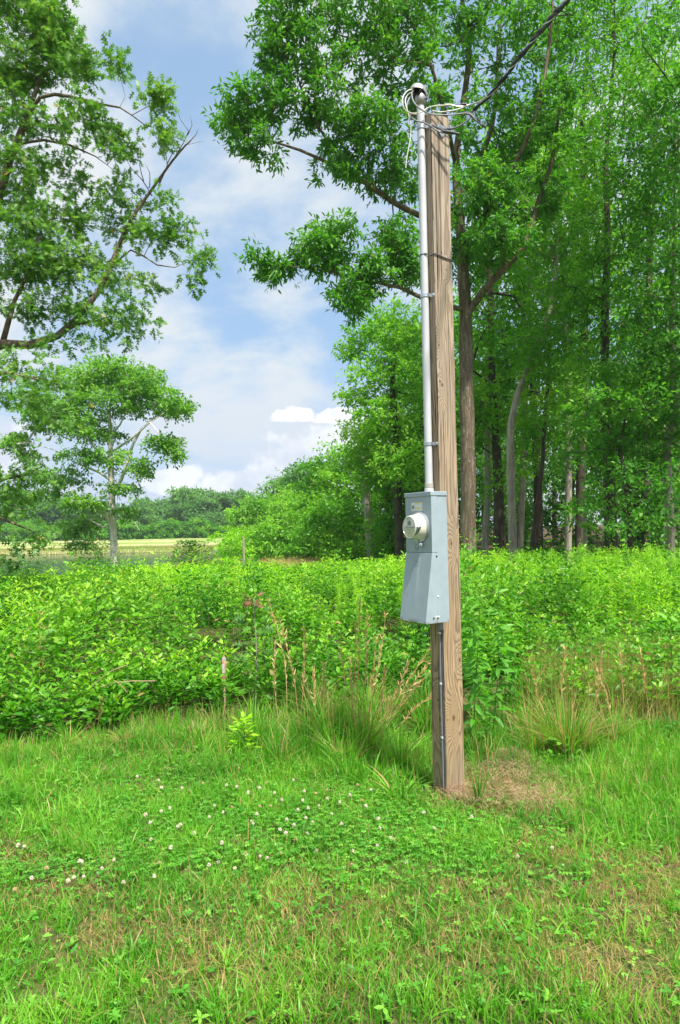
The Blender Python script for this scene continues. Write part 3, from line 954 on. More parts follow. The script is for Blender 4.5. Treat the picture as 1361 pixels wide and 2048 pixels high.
# --- named trunks of the wood on the right
def wood_tree(label, rows, top, hw, D, leafmat, bark, seed, lo=None, n=170, lsize=0.16, per=46, clump=0.75, name='woodland_tree', group='trees of the wood on the right', tpl=T_DIA, bushy=1.0, blobs=None, side=0.0, minr=0.0):
    """rows (px,py,radius) bottom to top of trunk; top/lo pixel rows of crown; hw half width in pixels"""
    rg = np.random.default_rng(seed)
    b0 = ground_at(rows[0][0], rows[0][1], D)
    ch = [[(*b0, rows[0][2] * 1.35)] + [(*P(x, y, D), r) for x, y, r in rows]]
    lx, ly, lr = rows[-1]
    lo = lo if lo is not None else top + 500
    if ly > top + 40:
        ch[0].append((*P(lx + rg.uniform(-12, 12), (ly + top) / 2, D), lr * .7))
        ch[0].append((*P(lx + rg.uniform(-25, 25), top + 25, D), lr * .3))
    bl_ = []
    cx = lx
    nb_ = 9
    for i in range(nb_):
        t = (i + 0.5) / nb_
        yy = top + (lo - top) * t
        w = hw * (0.55 + 0.45 * math.sin(math.pi * min(1, t * 0.8 + 0.18)))
        xt = np.interp(yy, [r_[1] for r_ in rows[::-1]], [r_[0] for r_ in rows[::-1]])
        bl_.append(pb(xt + rg.uniform(-1, 1) * w * 0.35 + side * w, yy, D + rg.uniform(-1.6, .5), w, (lo - top) / nb_ * 0.9, w * D / FPX * 0.8, int(n / nb_)))
    if blobs: bl_ += blobs
    return tree(name, label, b0, ch, bl_, leafmat, bark, seed, clump=clump, per=per, lsize=lsize, tpl=tpl, twigs=6, r0=0.01, step=0.7, group=group, flat=0.32, minr=minr)


wood_tree('woodland tree with a pale bent scarred trunk, right of the big oak', [(1027, 1105, .15), (1023, 1000, .14), (1022, 940, .15), (1022, 850, .13), (1035, 790, .12), (1052, 745, .11), (1075, 690, .1), (1095, 640, .09), (1110, 560, .07)],
          300, 90, 24, M_WOOD, BK_PALE, 21, lo=740, n=150)
wood_tree('tall dark-trunked woodland tree, straight trunk clear through the leaves near the right edge', [(1224, 1110, .22), (1220, 1010, .19), (1218, 900, .17), (1212, 760, .15), (1210, 620, .125), (1216, 480, .10), (1212, 330, .08), (1224, 180, .05), (1230, 60, .03)],
          -120, 115, 22, M_WOOD, BK_DARK, 22, lo=930, n=380, lsize=0.17, clump=.65, tpl=T_LAN)
wood_tree('woodland tree with a slim pale grey trunk at the right edge of the photo', [(1341, 1120, .135), (1340, 1040, .125), (1336, 960, .12), (1334, 890, .11), (1350, 830, .1), (1345, 700, .08)],
          200, 110, 20, M_ROAK, BK_PALE, 23, lo=900, n=230, lsize=0.16)
wood_tree('thin grey woodland tree just right of the big oak trunk', [(970, 1090, .17), (975, 1000, .15), (976, 880, .14), (979, 760, .12), (984, 640, .1), (986, 560, .08)],
          480, 75, 31, M_WOOD, BK_PALE, 24, lo=850, n=90, lsize=0.2)
wood_tree('woodland tree with a half hidden grey trunk between the bent tree and dark trunk', [(1137, 1100, .14), (1138, 1000, .13), (1138, 900, .12), (1136, 800, .11), (1134, 700, .09)],
          380, 95, 27, M_WOOD, BK_PALE, 25, lo=900, n=160, lsize=0.18)
wood_tree('slender leaning woodland tree close beside the bent pale trunk', [(1064, 1100, .09), (1072, 1030, .085), (1085, 930, .08), (1090, 830, .07), (1098, 760, .06)],
          640, 70, 25, M_WOOD, BK_DARK, 26, lo=880, n=80, lsize=0.17)
wood_tree('short broken pale snag with a few leaves left of the dark trunk', [(1172, 1110, .075), (1170, 1060, .07), (1168, 1010, .06), (1166, 985, .05)],
          990, 34, 21, M_LIGHT, BK_PALE, 27, lo=1050, n=14, lsize=0.16, clump=.4)
# low leafy boughs of the wood edge
wood_tree('low broad understorey tree with dark drooping leaves below the dark trunk', [(1260, 1110, .08), (1262, 1040, .07), (1250, 960, .06), (1240, 900, .05)],
          790, 130, 20, M_ROAK, BK_DARK, 28, lo=1050, n=110, lsize=0.15, clump=.6)
wood_tree('understorey tree of bright fresh leaves behind the big oak trunk', [(1010, 1110, .08), (1005, 1000, .07), (1000, 900, .05)],
          760, 80, 29, M_LIGHT, BK_DARK, 29, lo=1000, n=60, lsize=0.18, clump=.7)
wood_tree('leafy woodland tree filling the upper right corner, its trunk beyond the right edge', [(1480, 1150, .25), (1470, 900, .22), (1460, 600, .18), (1440, 300, .14), (1430, 100, .1)],
          -150, 160, 18, M_ROAK, BK_DARK, 30, lo=820, n=330, lsize=0.17, clump=.6, side=-0.25, tpl=T_LAN)
wood_tree('tall leafy woodland tree rising between the oak limbs and the dark trunk', [(1160, 1100, .2), (1165, 800, .17), (1170, 500, .14), (1165, 250, .1)],
          -100, 105, 27, M_WOOD, BK_DARK, 31, lo=620, n=300, lsize=0.17, clump=.75)
wood_tree('woodland tree with light leaves and a straight stem left of the right edge', [(1290, 1100, .2), (1295, 800, .17), (1300, 500, .13), (1310, 250, .09)],
          60, 110, 28, M_WOOD, BK_DARK, 32, lo=820, n=300, lsize=0.18, clump=.8)
wood_tree('twiggy tree filling the gap behind the fork of the big oak', [(1040, 1100, .2), (1050, 800, .17), (1045, 500, .14), (1050, 300, .1)],
          180, 110, 36, M_WOOD, BK_PALE, 33, lo=800, n=170, lsize=0.24, clump=1.0)

# --- trees of the wood edge receding to the middle distance
G2 = 'trees along the receding edge of the wood'
wood_tree('tall airy light green tree directly left of the pipe, highest of the wood edge', [(800, 1110, .22), (795, 980, .2), (790, 850, .16), (785, 740, .12), (800, 680, .08)],
          620, 85, 33, M_LIGHT, BK_DARK, 41, lo=960, n=230, lsize=0.22, clump=.8, group=G2, blobs=[pb(715, 690, 34, 28, 40, 1.4, 22), pb(715, 790, 34, 26, 22, 1.2, 16), pb(760, 660, 34, 30, 30, 1.5, 18), pb(745, 850, 33, 40, 40, 1.6, 26)])
wood_tree('dense green tree hidden behind the pipe and meter box', [(850, 1110, .22), (850, 980, .2), (845, 850, .16), (850, 740, .12)],
          640, 80, 38, M_WOOD, BK_DARK, 42, lo=1090, n=280, lsize=0.24, clump=1.0, group=G2)
wood_tree('half bare tree with a leaning grey trunk left of the meter', [(742, 1110, .24), (735, 1020, .22), (730, 950, .19), (722, 900, .13), (708, 860, .08)],
          845, 32, 40, M_LOAK, BK_PALE, 43, lo=960, n=30, lsize=0.22, clump=.8, group=G2)
wood_tree('leafy green tree on the wood edge just left of the meter box', [(785, 1120, .2), (780, 1050, .18), (775, 980, .15), (770, 930, .1)],
          850, 70, 36, M_WOOD, BK_DARK, 44, lo=1110, n=240, lsize=0.22, clump=.9, group=G2)
wood_tree('rounded bright tree in front of the half bare trunk', [(690, 1120, .2), (690, 1060, .17), (692, 1000, .13), (694, 960, .08)],
          890, 62, 46, M_LIGHT, BK_DARK, 45, lo=1110, n=230, lsize=0.26, clump=1.1, group=G2)
wood_tree('bluish green tree with a flat top in the middle of the receding wood edge', [(600, 1110, .3), (602, 1060, .25), (603, 1000, .2), (605, 970, .14)],
          935, 50, 85, M_FAR, BK_DARK, 46, lo=1100, n=200, lsize=0.45, clump=1.9, group=G2)
wood_tree('mid green full tree between the flat-topped tree and the rounded bright tree', [(645, 1110, .26), (645, 1060, .22), (646, 1000, .17), (648, 970, .12)],
          925, 50, 62, M_WOOD, BK_DARK, 47, lo=1110, n=200, lsize=0.34, clump=1.4, group=G2)
wood_tree('green tree at the foot of the slope of the treeline', [(560, 1110, .3), (560, 1060, .25), (560, 1020, .2), (560, 990, .12)],
          962, 42, 95, M_FAR, BK_DARK, 48, lo=1105, n=170, lsize=0.5, clump=2.0, group=G2)
wood_tree('lower bright tree in front of the receding treeline', [(610, 1120, .2), (610, 1080, .17), (612, 1040, .12)],
          1000, 50, 60, M_LIGHT, BK_DARK, 49, lo=1115, n=150, lsize=0.32, clump=1.3, group=G2)
wood_tree('small round bright tree at the meadow end of the wood edge', [(525, 1110, .25), (525, 1070, .2), (525, 1030, .12)],
          1000, 30, 105, M_FAR, BK_DARK, 50, lo=1105, n=110, lsize=0.5, clump=2.0, group=G2)
wood_tree('dark leafy tree filling the shade left of the meter box', [(740, 1120, .2), (742, 1080, .17), (745, 1000, .12)],
          930, 60, 50, M_ROAK, BK_DARK, 51, lo=1120, n=170, lsize=0.28, clump=1.2, group=G2)
wood_tree('tangled low tree at the wood edge left of the half bare trunk', [(665, 1125, .16), (668, 1090, .14), (670, 1050, .1)],
          1010, 60, 44, M_WOOD, BK_PALE, 52, lo=1125, n=150, lsize=0.26, clump=1.0, group=G2)


for (x_, t_, h_, D_2, m_, l_) in ((495, 1022, 34, 100, M_LIGHT, 'light green bushy tree at the very end of the receding wood edge'), (530, 1000, 36, 92, M_WOOD, 'green bushy tree behind the two pines'), (575, 985, 40, 78, M_LIGHT, 'pale green tree leaning out of the slope of the wood edge'),
                                 (550, 1050, 45, 60, M_LIGHT, 'low spreading bush at the foot of the receding wood edge, left one'), (615, 1060, 45, 52, M_WOOD, 'low spreading bush at the foot of the receding wood edge, middle one'), (680, 1065, 45, 42, M_LIGHT, 'low spreading bush at the foot of the receding wood edge, right one'), (500, 1068, 36, 70, M_WOOD, 'round green bush beside the yellow-green young tree')):
    wood_tree(l_, [(x_, 1125, .1), (x_, 1100, .08), (x_, (t_ + 1100) / 2, .06)], t_, h_, D_2, m_, BK_DARK, 900 + x_, lo=1118, n=110, lsize=D_2 * .0052, clump=D_2 * .02, group=G2)


def conifer(label, x, ytop, ybot, hw, D, seed):
    rg = np.random.default_rng(seed)
    b0 = ground_at(x, ybot, D)
    tp = P(x, ytop, D)
    root = empty('pine_tree', tuple(b0), label, 'tree', G2)
    MB().tube([(0, 0, 0), (0.1, 0, (tp[2] - b0[2]) * .5), (0.05, 0, tp[2] - b0[2])], [.28, .18, .03], 8).build('trunk', BK_DARK, root, smooth_=True)
    pos, ld, nn = [], [], []
    H = tp[2] - b0[2]
    for i in range(120):
        t = rg.random() ** 0.8
        z = b0[2] + 0.8 + (H - 0.8) * t
        a = rg.random() * 6.283
        L = hw * D / FPX * (1 - t) ** 0.75 * (0.7 + .5 * rg.random()) + .3
        m = int(60 * (0.3 + L / 3))
        s = rg.random(m) ** .7
        q = np.stack([b0[0] + np.cos(a) * L * s, b0[1] + np.sin(a) * L * s, z - 0.15 * L * s + 0.10 * L * s ** 2], 1) + rg.normal(size=(m, 3)) * np.array([.18, .18, .08]) * (1 + .6 * s[:, None])
        pos.append(q)
        d = np.tile([math.cos(a), math.sin(a), -.1], (m, 1)) + rg.normal(size=(m, 3)) * .6
        ld.append(d)
        n_ = rg.normal(size=(m, 3)) * .4
        n_[:, 2] += 1
        nn.append(n_)
    leaves('crown', np.concatenate(pos), np.concatenate(ld), np.concatenate(nn), 0.34, T_DIA, M_PINE, root, base=b0, rg=rg)


conifer('dark pine with level tiers of needles by the meadow end of the wood', 507, 1005, 1105, 44, 100, 61)
conifer('second smaller pine just right of the tiered pine', 548, 1030, 1112, 40, 88, 62)

# sapling and shrubs by the meadow
wood_tree('bright yellow-green young tree with a short dead stub beside it', [(468, 1130, .08), (468, 1100, .06), (467, 1080, .04)],
          1062, 38, 36, M_WEED, BK_PALE, 63, lo=1120, n=60, lsize=0.15, clump=.55, name='young_tree', group='young trees in the thicket')
bx = MB()
p0 = ground_at(487, 1110, 34.)
bx.tube([(0, 0, 0), (0.03, 0, P(487, 1085, 34.)[2] - p0[2]), (0, 0, P(486, 1072, 34.)[2] - p0[2])], [.07, .06, .035], 7)
o = bx.build('tree_stub', BK_PALE, smooth_=True)
o.location = p0
tag(o, 'short grey dead stub standing beside the yellow-green young tree', 'tree stub')

# --- fill of the wood (shared meshes, each an object of its own)
def copy_tree(o, loc, rz, s, label=None):
    r_ = o.copy()
    COL.objects.link(r_)
    r_.location = loc
    r_.rotation_euler = (0, 0, rz)
    r_.scale = (s, s, s * (0.9 + 0.2 * random.random()))
    if label: r_['label'] = label
    for c_ in list(o.children):
        k_ = c_.copy()
        COL.objects.link(k_)
        k_.parent = r_
    return r_


def proto_tree(name, label, H, cr, lo, mat, bark, seed, loc, group, n=150, lsize=.25, per=40, clump=1.0, r=.2, minr=0.02, lobes=9):
    rg = np.random.default_rng(seed)
    base = np.array(loc, float)
    ch = [[(*base, r * 1.3), (*(base + [0.1, 0, H * .15]), r), (*(base + [0.25 * rg.normal(), .2 * rg.normal(), H * .45]), r * .75), (*(base + [.4 * rg.normal(), .3 * rg.normal(), H * .75]), r * .45), (*(base + [.5 * rg.normal(), .4 * rg.normal(), H * .95]), r * .12)]]
    bl_ = []
    for i in range(lobes):
        t = (i + .5) / lobes
        z = H * (lo + (0.95 - lo) * t)
        w = cr * (0.55 + .5 * math.sin(math.pi * min(1, (1 - t) * .85 + .12)))
        a = rg.random() * 6.283
        o_ = w * .45
        bl_.append((base + [math.cos(a) * o_, math.sin(a) * o_, z], (w * .8, w * .8, H * (1 - lo) / lobes * 1.1), int(n / lobes)))
    return tree(name, label, base, ch, bl_, mat, bark, seed, clump=clump, per=per, lsize=lsize, twigs=6, r0=.02, step=1.0, group=group, flat=.45, minr=minr, big=8)


GF = 'deep wood trees behind the wood edge'
LF = 'woodland tree deep inside the shady wood on the right, seen only between nearer trunks'
protos = [proto_tree('woodland_tree', LF, 20, 3.6, .30, M_WOOD, BK_DARK, 71, (9.5, 33, 0), GF, n=170, lsize=.3, r=.2),
          proto_tree('woodland_tree', LF, 18, 3.2, .22, M_ROAK, BK_PALE, 72, (14.5, 35, 0), GF, n=160, lsize=.3, r=.16),
          proto_tree('woodland_tree', LF, 8, 2.6, .10, M_ROAK, BK_DARK, 73, (6.5, 38, 0), GF, n=110, lsize=.26, r=.08)]
spots = []
rg = np.random.default_rng(5)
tries = 0
while len(spots) < 44 and tries < 6000:
    tries += 1
    y = rg.uniform(29, 75)
    x = rg.uniform(4, 48)
    px_ = 680 + x / y * FPX
    if px_ < 800 or px_ > 1640: continue
    if px_ < 930 and y < 40: continue
    if any((x - a) ** 2 + (y - b_) ** 2 < (2.4 + 0.02 * y) ** 2 for a, b_ in spots): continue
    spots.append((x, y))
for i, (x, y) in enumerate(spots):
    k_ = 2 if i % 2 == 0 else (i // 2) % 2
    copy_tree(protos[k_], (x, y, 0), rg.random() * 6.28, rg.uniform(.85, 1.2))

# --- treeline beyond the meadow
GT = 'trees of the far treeline beyond the meadow'
LT = 'hazy green tree of the far treeline beyond the pond and meadow'
far = [proto_tree('distant_tree', LT, 15, 6.0, .05, M_FAR, BK_DARK, 81, (-120, 262, -.4), GT, n=130, lsize=1.0, per=42, clump=2.3, r=.35, minr=.1, lobes=7),
       proto_tree('distant_tree', LT, 12, 5.5, .02, M_FAR, BK_DARK, 82, (-96, 255, -.4), GT, n=120, lsize=.9, per=42, clump=2.1, r=.3, minr=.1, lobes=6),
       proto_tree('distant_tree', LT, 7, 4.5, .0, M_WOOD, BK_DARK, 83, (-108, 244, -.4), GT, n=90, lsize=.8, per=38, clump=1.7, r=.2, minr=.1, lobes=5)]
for i in range(96):
    row = i % 3
    y = (272, 258, 240)[row] + rg.uniform(-5, 5)
    xr = -0.54 + 0.50 * ((i // 3) + rg.uniform(-.3, .3)) / 31
    k_ = (0 if rg.random() < .6 else 1) if row < 2 else 2
    s = rg.uniform(.62, 1.22) * (1.08 if row == 0 else .9)
    px_ = 680 + xr * FPX
    if 340 < px_ < 450 and row == 0: s *= 1.12
    copy_tree(far[k_], (xr * y, y, float(hgt(xr * y, y)) - .1), rg.random() * 6.28, s)

# ------------------------------------------------------------------ post, pipe, box
BASE = GP(898, 1573)
ROT = R(30)
cr_, sr_ = math.cos(ROT), math.sin(ROT)
HW = 0.070


def loc2w(p):
    return np.array([BASE[0] + p[0] * cr_ - p[1] * sr_, BASE[1] + p[0] * sr_ + p[1] * cr_, p[2]])


def w2loc(p):
    q = np.asarray(p, float) - BASE
    return np.array([q[0] * cr_ + q[1] * sr_, -q[0] * sr_ + q[1] * cr_, p[2]])


def post_material():
    m, nb, out = mat_new('weathered_post_wood')
    t = nb.n('ShaderNodeTexCoord')
    o = t.outputs['Object']
    x, y, z = nb.sep(o)
    warp = nb.noise(nb.vm('MULTIPLY', o, (3, 3, .55)), 1.0, 3, .5)
    warp2 = nb.noise(nb.vm('MULTIPLY', o, (14, 14, 1.1)), 1.0, 3, .5)
    ax = nb.m('ADD', nb.m('SUBTRACT', x, 0.035), nb.m('MULTIPLY', nb.m('SUBTRACT', warp, .5), .16))
    ay = nb.m('ADD', nb.m('SUBTRACT', y, 0.02), nb.m('MULTIPLY', nb.m('SUBTRACT', warp2, .5), .05))
    rr = nb.m('SQRT', nb.m('ADD', nb.m('MULTIPLY', ax, ax), nb.m('MULTIPLY', ay, ay)))
    kn = None
    kd = None
    for (kx, ky, kz, kr) in KNOTS:
        dv = nb.vm('MULTIPLY', nb.vm('SUBTRACT', o, (kx, ky, kz)), (1 / kr, 1 / kr, .36 / kr))
        L = nb.vm('LENGTH', dv)
        g = nb.m('POWER', 2.718, nb.m('MULTIPLY', nb.m('MULTIPLY', L, L), -.35))
        kn = g if kn is None else nb.m('ADD', kn, g)
        core = nb.vm('LENGTH', nb.vm('MULTIPLY', nb.vm('SUBTRACT', o, (kx, ky, kz)), (2.2 / kr, 2.2 / kr, 1.3 / kr)))
        kd = core if kd is None else nb.m('MINIMUM', kd, core)
    rr = nb.m('ADD', rr, nb.m('MULTIPLY', kn, .045))
    saw = nb.m('FRACT', nb.m('MULTIPLY', rr, 120))
    ring = nb.m('MULTIPLY', nb.rng(saw, .35, .9), nb.rng(saw, 1.0, .93))
    fib = nb.noise(nb.vm('MULTIPLY', o, (1, 1, .018)), 240, 3, .7)
    blot = nb.noise(nb.vm('MULTIPLY', o, (1, 1, .35)), 4.0, 3, .55)
    grad = nb.rng(nb.m('ADD', z, nb.m('MULTIPLY', blot, 1.2)), 0.4, 4.4, smooth=False)
    early = nb.mix(grad, (0.43, 0.29, 0.145), (0.47, 0.39, 0.30))
    late = nb.mix(grad, (0.17, 0.095, 0.045), (0.23, 0.17, 0.13))
    c = nb.mix(nb.m('MULTIPLY', ring, .9), early, late)
    c = nb.mix(nb.rng(fib, .36, .60, .6, 0.0), c, (.19, .145, .105))
    c = nb.mix(nb.rng(blot, .45, .7, 0, .30), c, (.27, .22, .17))
    crk = nb.noise(nb.vm('MULTIPLY', o, (1, 1, .010)), 70, 2, .5)
    crk2 = nb.noise(nb.vm('MULTIPLY', o, (1, 1, .5)), 3.0, 2, .5)
    c = nb.mix(nb.m('MULTIPLY', nb.rng(crk, .60, .635), nb.rng(crk2, .42, .55)), c, (.055, .04, .03))
    stn = nb.noise(nb.vm('MULTIPLY', o, (16, 16, .55)), 1.0, 3, .6)
    c = nb.mix(nb.rng(stn, .52, .74, 0, .5), c, (.20, .165, .12))
    low = nb.rng(z, .5, .05, 0, .45)
    c = nb.mix(nb.m('MULTIPLY', low, nb.rng(fib, .3, .6)), c, (.22, .19, .13))
    c = nb.mix(nb.rng(kd, .7, .35, 0, .9), c, (.10, .05, .025))
    c = nb.mix(nb.m('MULTIPLY', nb.rng(kd, .95, .7), nb.rng(kd, .5, .62)), c, (.20, .10, .05))
    h = nb.m('SUBTRACT', nb.m('MULTIPLY', fib, .8), nb.m('MULTIPLY', ring, .5))
    principled(nb, out, c, .85, .15, bump=h, bstr=.55, bdist=.0025)
    return m


def face_pt(x, y, face):
    """local point of the post where the ray through a pixel meets a face: 's' = right visible (local y=-HW), 'f' = left visible (local x=-HW)"""
    d = fw + rtv * (x - 680.5) / FPX + upv * (1024 - y) / FPX
    o_ = w2loc(np.array([0, 0, CAM_H]))
    o_ = np.array([o_[0], o_[1], CAM_H])
    dl = np.array([d[0] * cr_ + d[1] * sr_, -d[0] * sr_ + d[1] * cr_, d[2]])
    t = ((-HW - o_[1]) / dl[1]) if face == 's' else ((-HW - o_[0]) / dl[0])
    return o_ + dl * t


KNOTS = []
for (kx, ky, fc, kr) in ((903, 1087, 's', .022), (920, 1320, 's', .022), (908, 1436, 's', .03), (880, 1438, 'f', .026), (896, 1440, 's', .014), (876, 1400, 'f', .02), (878, 690, 's', .016), (885, 770, 's', .018), (893, 540, 's', .012)):
    q = face_pt(kx, ky, fc)
    KNOTS.append((q[0], q[1], q[2], kr))
M_POST = post_material()
top_l = face_pt(880, 230, 's')[2]
post = empty('utility_post', tuple(BASE), 'square weathered wooden post standing in the grass, carrying the meter box and pipe', 'post', rot=(0, 0, ROT))
H_ = top_l
nz = 90
Vp, Fp = [], []
prof = [(-HW, -HW), (0, -HW), (HW, -HW), (HW, 0), (HW, HW), (0, HW), (-HW, HW), (-HW, 0)]
prof2 = []
cb = .004
for (sx, sy) in ((-1, -1), (1, -1), (1, 1), (-1, 1)):
    c = [(sx * HW, sy * HW - sy * cb), (sx * HW - sx * cb, sy * HW)]
    if sx * sy > 0: prof2 += c
    else: prof2 += c[::-1]
k = len(prof2)
for i in range(nz + 1):
    z = -.25 + (H_ + .25) * i / nz
    for (x, y) in prof2:
        s_ = 1 + .004 * math.sin(z * 5 + x * 9) + .003 * math.sin(z * 13)
        Vp.append((x * s_ + .003 * math.sin(z * 1.4), y * s_, z))
for i in range(nz):
    for j in range(k):
        j2 = (j + 1) % k
        Fp.append((i * k + j, i * k + j2, (i + 1) * k + j2, (i + 1) * k + j))
Fp.append(tuple(range(nz * k, nz * k + k)))
mesh_np('post_timber', Vp, Fp, M_POST, post)

# bracket plate low on the right face near the top, nail hole and nail
pt = face_pt(883, 268, 's')
mb = MB()
w_ = .035
V = []
for (dx_, dz_) in ((-w_, .05), (w_, .05), (w_, .012), (0, -.028), (-w_, .012)):
    for dy_ in (-.003, -.009):
        V.append((pt[0] + dx_, -HW + dy_, pt[2] + dz_))
mb.add(V, [(0, 2, 4, 6, 8), (9, 7, 5, 3, 1), (0, 1, 3, 2), (2, 3, 5, 4), (4, 5, 7, 6), (6, 7, 9, 8), (8, 9, 1, 0)])
mb.lathe([(0, .008), (.008, .008), (.008, .0)], (pt[0], -HW - .009, pt[2] + .018), (0, -1, 0), 8)
mb.build('bracket_plate', M_GALV, post, bevel=.001)
for (nx, ny) in ((859, 441), (883, 505), (880, 762)):
    q = face_pt(nx, ny, 's' if nx > 865 else 'f')
    a_ = (0, -1, 0) if nx > 865 else (-1, 0, 0)
    MB().lathe([(-.002, .004), (.003, .004), (.003, .0001)], q, a_, 8).build('nail', M_BLACK, post)

# pipe
PX_, PY_, PR_ = -HW - .036, -.008, .0235
q = None
ztop_box = None


def on_depth(x, y, depth_pt):
    """world point on the pixel ray at the same depth as a given local point"""
    w = loc2w(depth_pt)
    return P(x, y, w[1])


ztop_box = on_depth(862, 985, (PX_, PY_, 1.7))[2]
zpipe_top = on_depth(843, 195, (PX_, PY_, 4))[2]
print('POST base', BASE, 'H', H_, 'boxtop', ztop_box, 'pipetop', zpipe_top)
print('proj corner bottom', proj(loc2w((-HW, -HW, .05))), 'right', proj(loc2w((HW, -HW, .05))), 'left', proj(loc2w((-HW, HW, .05))))
print('proj corner top', proj(loc2w((-HW, -HW, H_))), 'right', proj(loc2w((HW, -HW, H_))), 'pipe top', proj(loc2w((PX_, PY_, zpipe_top))), 'pipe bottom', proj(loc2w((PX_, PY_, ztop_box))))
riser = empty('riser_pipe', tuple(loc2w((PX_, PY_, ztop_box))), 'tall white hooded plastic riser pipe strapped to the left face of the post', 'pipe', rot=(0, 0, ROT))
HP = zpipe_top - ztop_box
MB().lathe([(.045, PR_), (HP, PR_)], (0, 0, 0), (0, 0, 1), 28).build('pipe', M_PVC, riser, smooth_=True)
MB().lathe([(-.004, PR_ + .006), (.022, PR_ + .005), (.026, PR_ + .001), (.05, PR_ + .0015)], (0, 0, 0), (0, 0, 1), 28).build('pipe_hub', M_PVC, riser, smooth_=True)
MB().lathe([(.03, PR_ + .003), (.056, PR_ + .003), (.058, PR_)], (0, 0, 0), (0, 0, 1), 28).build('pipe_coupling', M_PVCG, riser, smooth_=True)
for yy in (888, 592, 256):
    zz = on_depth(860, yy, (PX_, PY_, 2))[2] - ztop_box
    s_ = MB()
    s_.lathe([(-.010, PR_ + .0005), (-.010, PR_ + .004), (.010, PR_ + .004), (.010, PR_ + .0005)], (0, 0, zz), (0, 0, 1), 24)
    for sy in (-1, 1):
        s_.box((.012, sy * .026 - (.004 if sy < 0 else 0), zz - .010), (.034, sy * .026 + (.004 if sy > 0 else 0), zz + .010))
        s_.box((.030, min(sy * .026, sy * .058), zz - .010), (.0345, max(sy * .026, sy * .058), zz + .010))
    s_.lathe([(0, .006), (.005, .005), (.006, .0)], (.030, -.045, zz), (-1, 0, 0), 8)
    s_.build('pipe_strap', M_GALV, riser, smooth_=False)
# weatherhead: hood opening towards local -x
hd = MB()
hc = np.array([0, 0, HP + .03])
NU, NV = 22, 14
V, F = [], []
for i in range(NU + 1):
    th = math.pi * 1.18 * i / NU - math.pi * .18           # from back low over the top to the front opening
    for j in range(NV + 1):
        ph = -math.pi / 2 + math.pi * j / NV
        r1 = .052
        x = math.cos(th) * r1 * math.cos(ph) * 1.15
        z = math.sin(th) * r1 * math.cos(ph) * 1.0
        y = math.sin(ph) * .040
        V.append(hc + np.array([x - .012, y, z]))
for i in range(NU):
    for j in range(NV):
        a_ = i * (NV + 1) + j
        F.append((a_, a_ + 1, a_ + NV + 2, a_ + NV + 1))
hd.add(V, F)
hd.lathe([(-.05, PR_ + .007), (0.0, PR_ + .009), (.01, PR_ + .006), (.02, .01)], (0, 0, HP), (0, 0, 1), 20)
hd.lathe([(0, .006), (.035, .006), (.035, 0)], (0.01, -.02, HP - .02), (.3, -1, 0), 8)
ho = hd.build('pipe_hood', M_ALU, riser, smooth_=True)
md = ho.modifiers.new('solid', 'SOLIDIFY')
md.thickness = .003
V = [hc + np.array([-.012 + .046 * math.cos(a) * 0 - .018 + .03 * math.sin(a) * 0, .036 * math.cos(a), .040 * math.sin(a)]) for a in np.linspace(0, 2 * math.pi, 25)[:-1]]
MB().add(V + [v + np.array([.012, 0, 0]) for v in V], [tuple(range(24)), tuple(range(47, 23, -1))] + [(i, (i + 1) % 24, 24 + (i + 1) % 24, 24 + i) for i in range(24)]).build('wire_insulator', M_BLACK, riser)

rb = np.array(loc2w((PX_, PY_, ztop_box)))


def wpath(rows, dz=None):
    """rows (px, py, depth offset from the pipe in metres)"""
    out_ = []
    for (x, y, d) in rows:
        w = loc2w((PX_, PY_, 4.0))
        out_.append(P(x, y, w[1] + d))
    return np.array(out_)


def wire(name, rows, r, mat, parent=None, base=None, k=8, step=.015):
    p = catmull(wpath(rows), step)
    if base is None: base = p[0]
    if parent is not None and parent.rotation_euler.z:
        q_ = p - np.array(parent.location)
        c_, s_ = math.cos(-ROT), math.sin(-ROT)
        p = np.stack([q_[:, 0] * c_ - q_[:, 1] * s_, q_[:, 0] * s_ + q_[:, 1] * c_, q_[:, 2]], 1)
    else:
        p = p - base
    return MB().tube(p, r, k).build(name, mat, parent, smooth_=True)


wire('cream_wire', [(828, 178, -.02), (815, 182, -.10), (806, 195, -.13), (806, 210, -.14), (813, 222, -.13), (828, 227, -.10), (845, 223, -.06), (858, 215, -.05), (875, 211, -.05), (895, 211, -.04)], .0036, M_WHITEW, riser)
wire('cream_wire', [(827, 183, -.02), (815, 190, -.08), (811, 205, -.10), (816, 225, -.10), (821, 245, -.09), (822, 265, -.08), (819, 290, -.08), (814, 315, -.08), (812, 336, -.08)], .0036, M_WHITEW, riser)
wire('grey_wire', [(829, 180, -.02), (824, 186, -.06), (826, 200, -.09), (834, 212, -.10), (848, 222, -.09), (860, 228, -.08), (885, 230, -.07), (910, 229, -.06), (925, 227, -.05), (940, 228, -.05), (952, 240, -.05), (965, 250, -.05)], .0045, M_GREYW, riser)
wire('grey_wire', [(828, 186, -.02), (820, 196, -.05), (814, 212, -.08), (818, 230, -.09), (832, 241, -.09), (848, 245, -.09), (862, 252, -.09), (875, 262, -.09), (890, 266, -.08), (905, 268, -.08)], .0045, M_GREYW, riser)

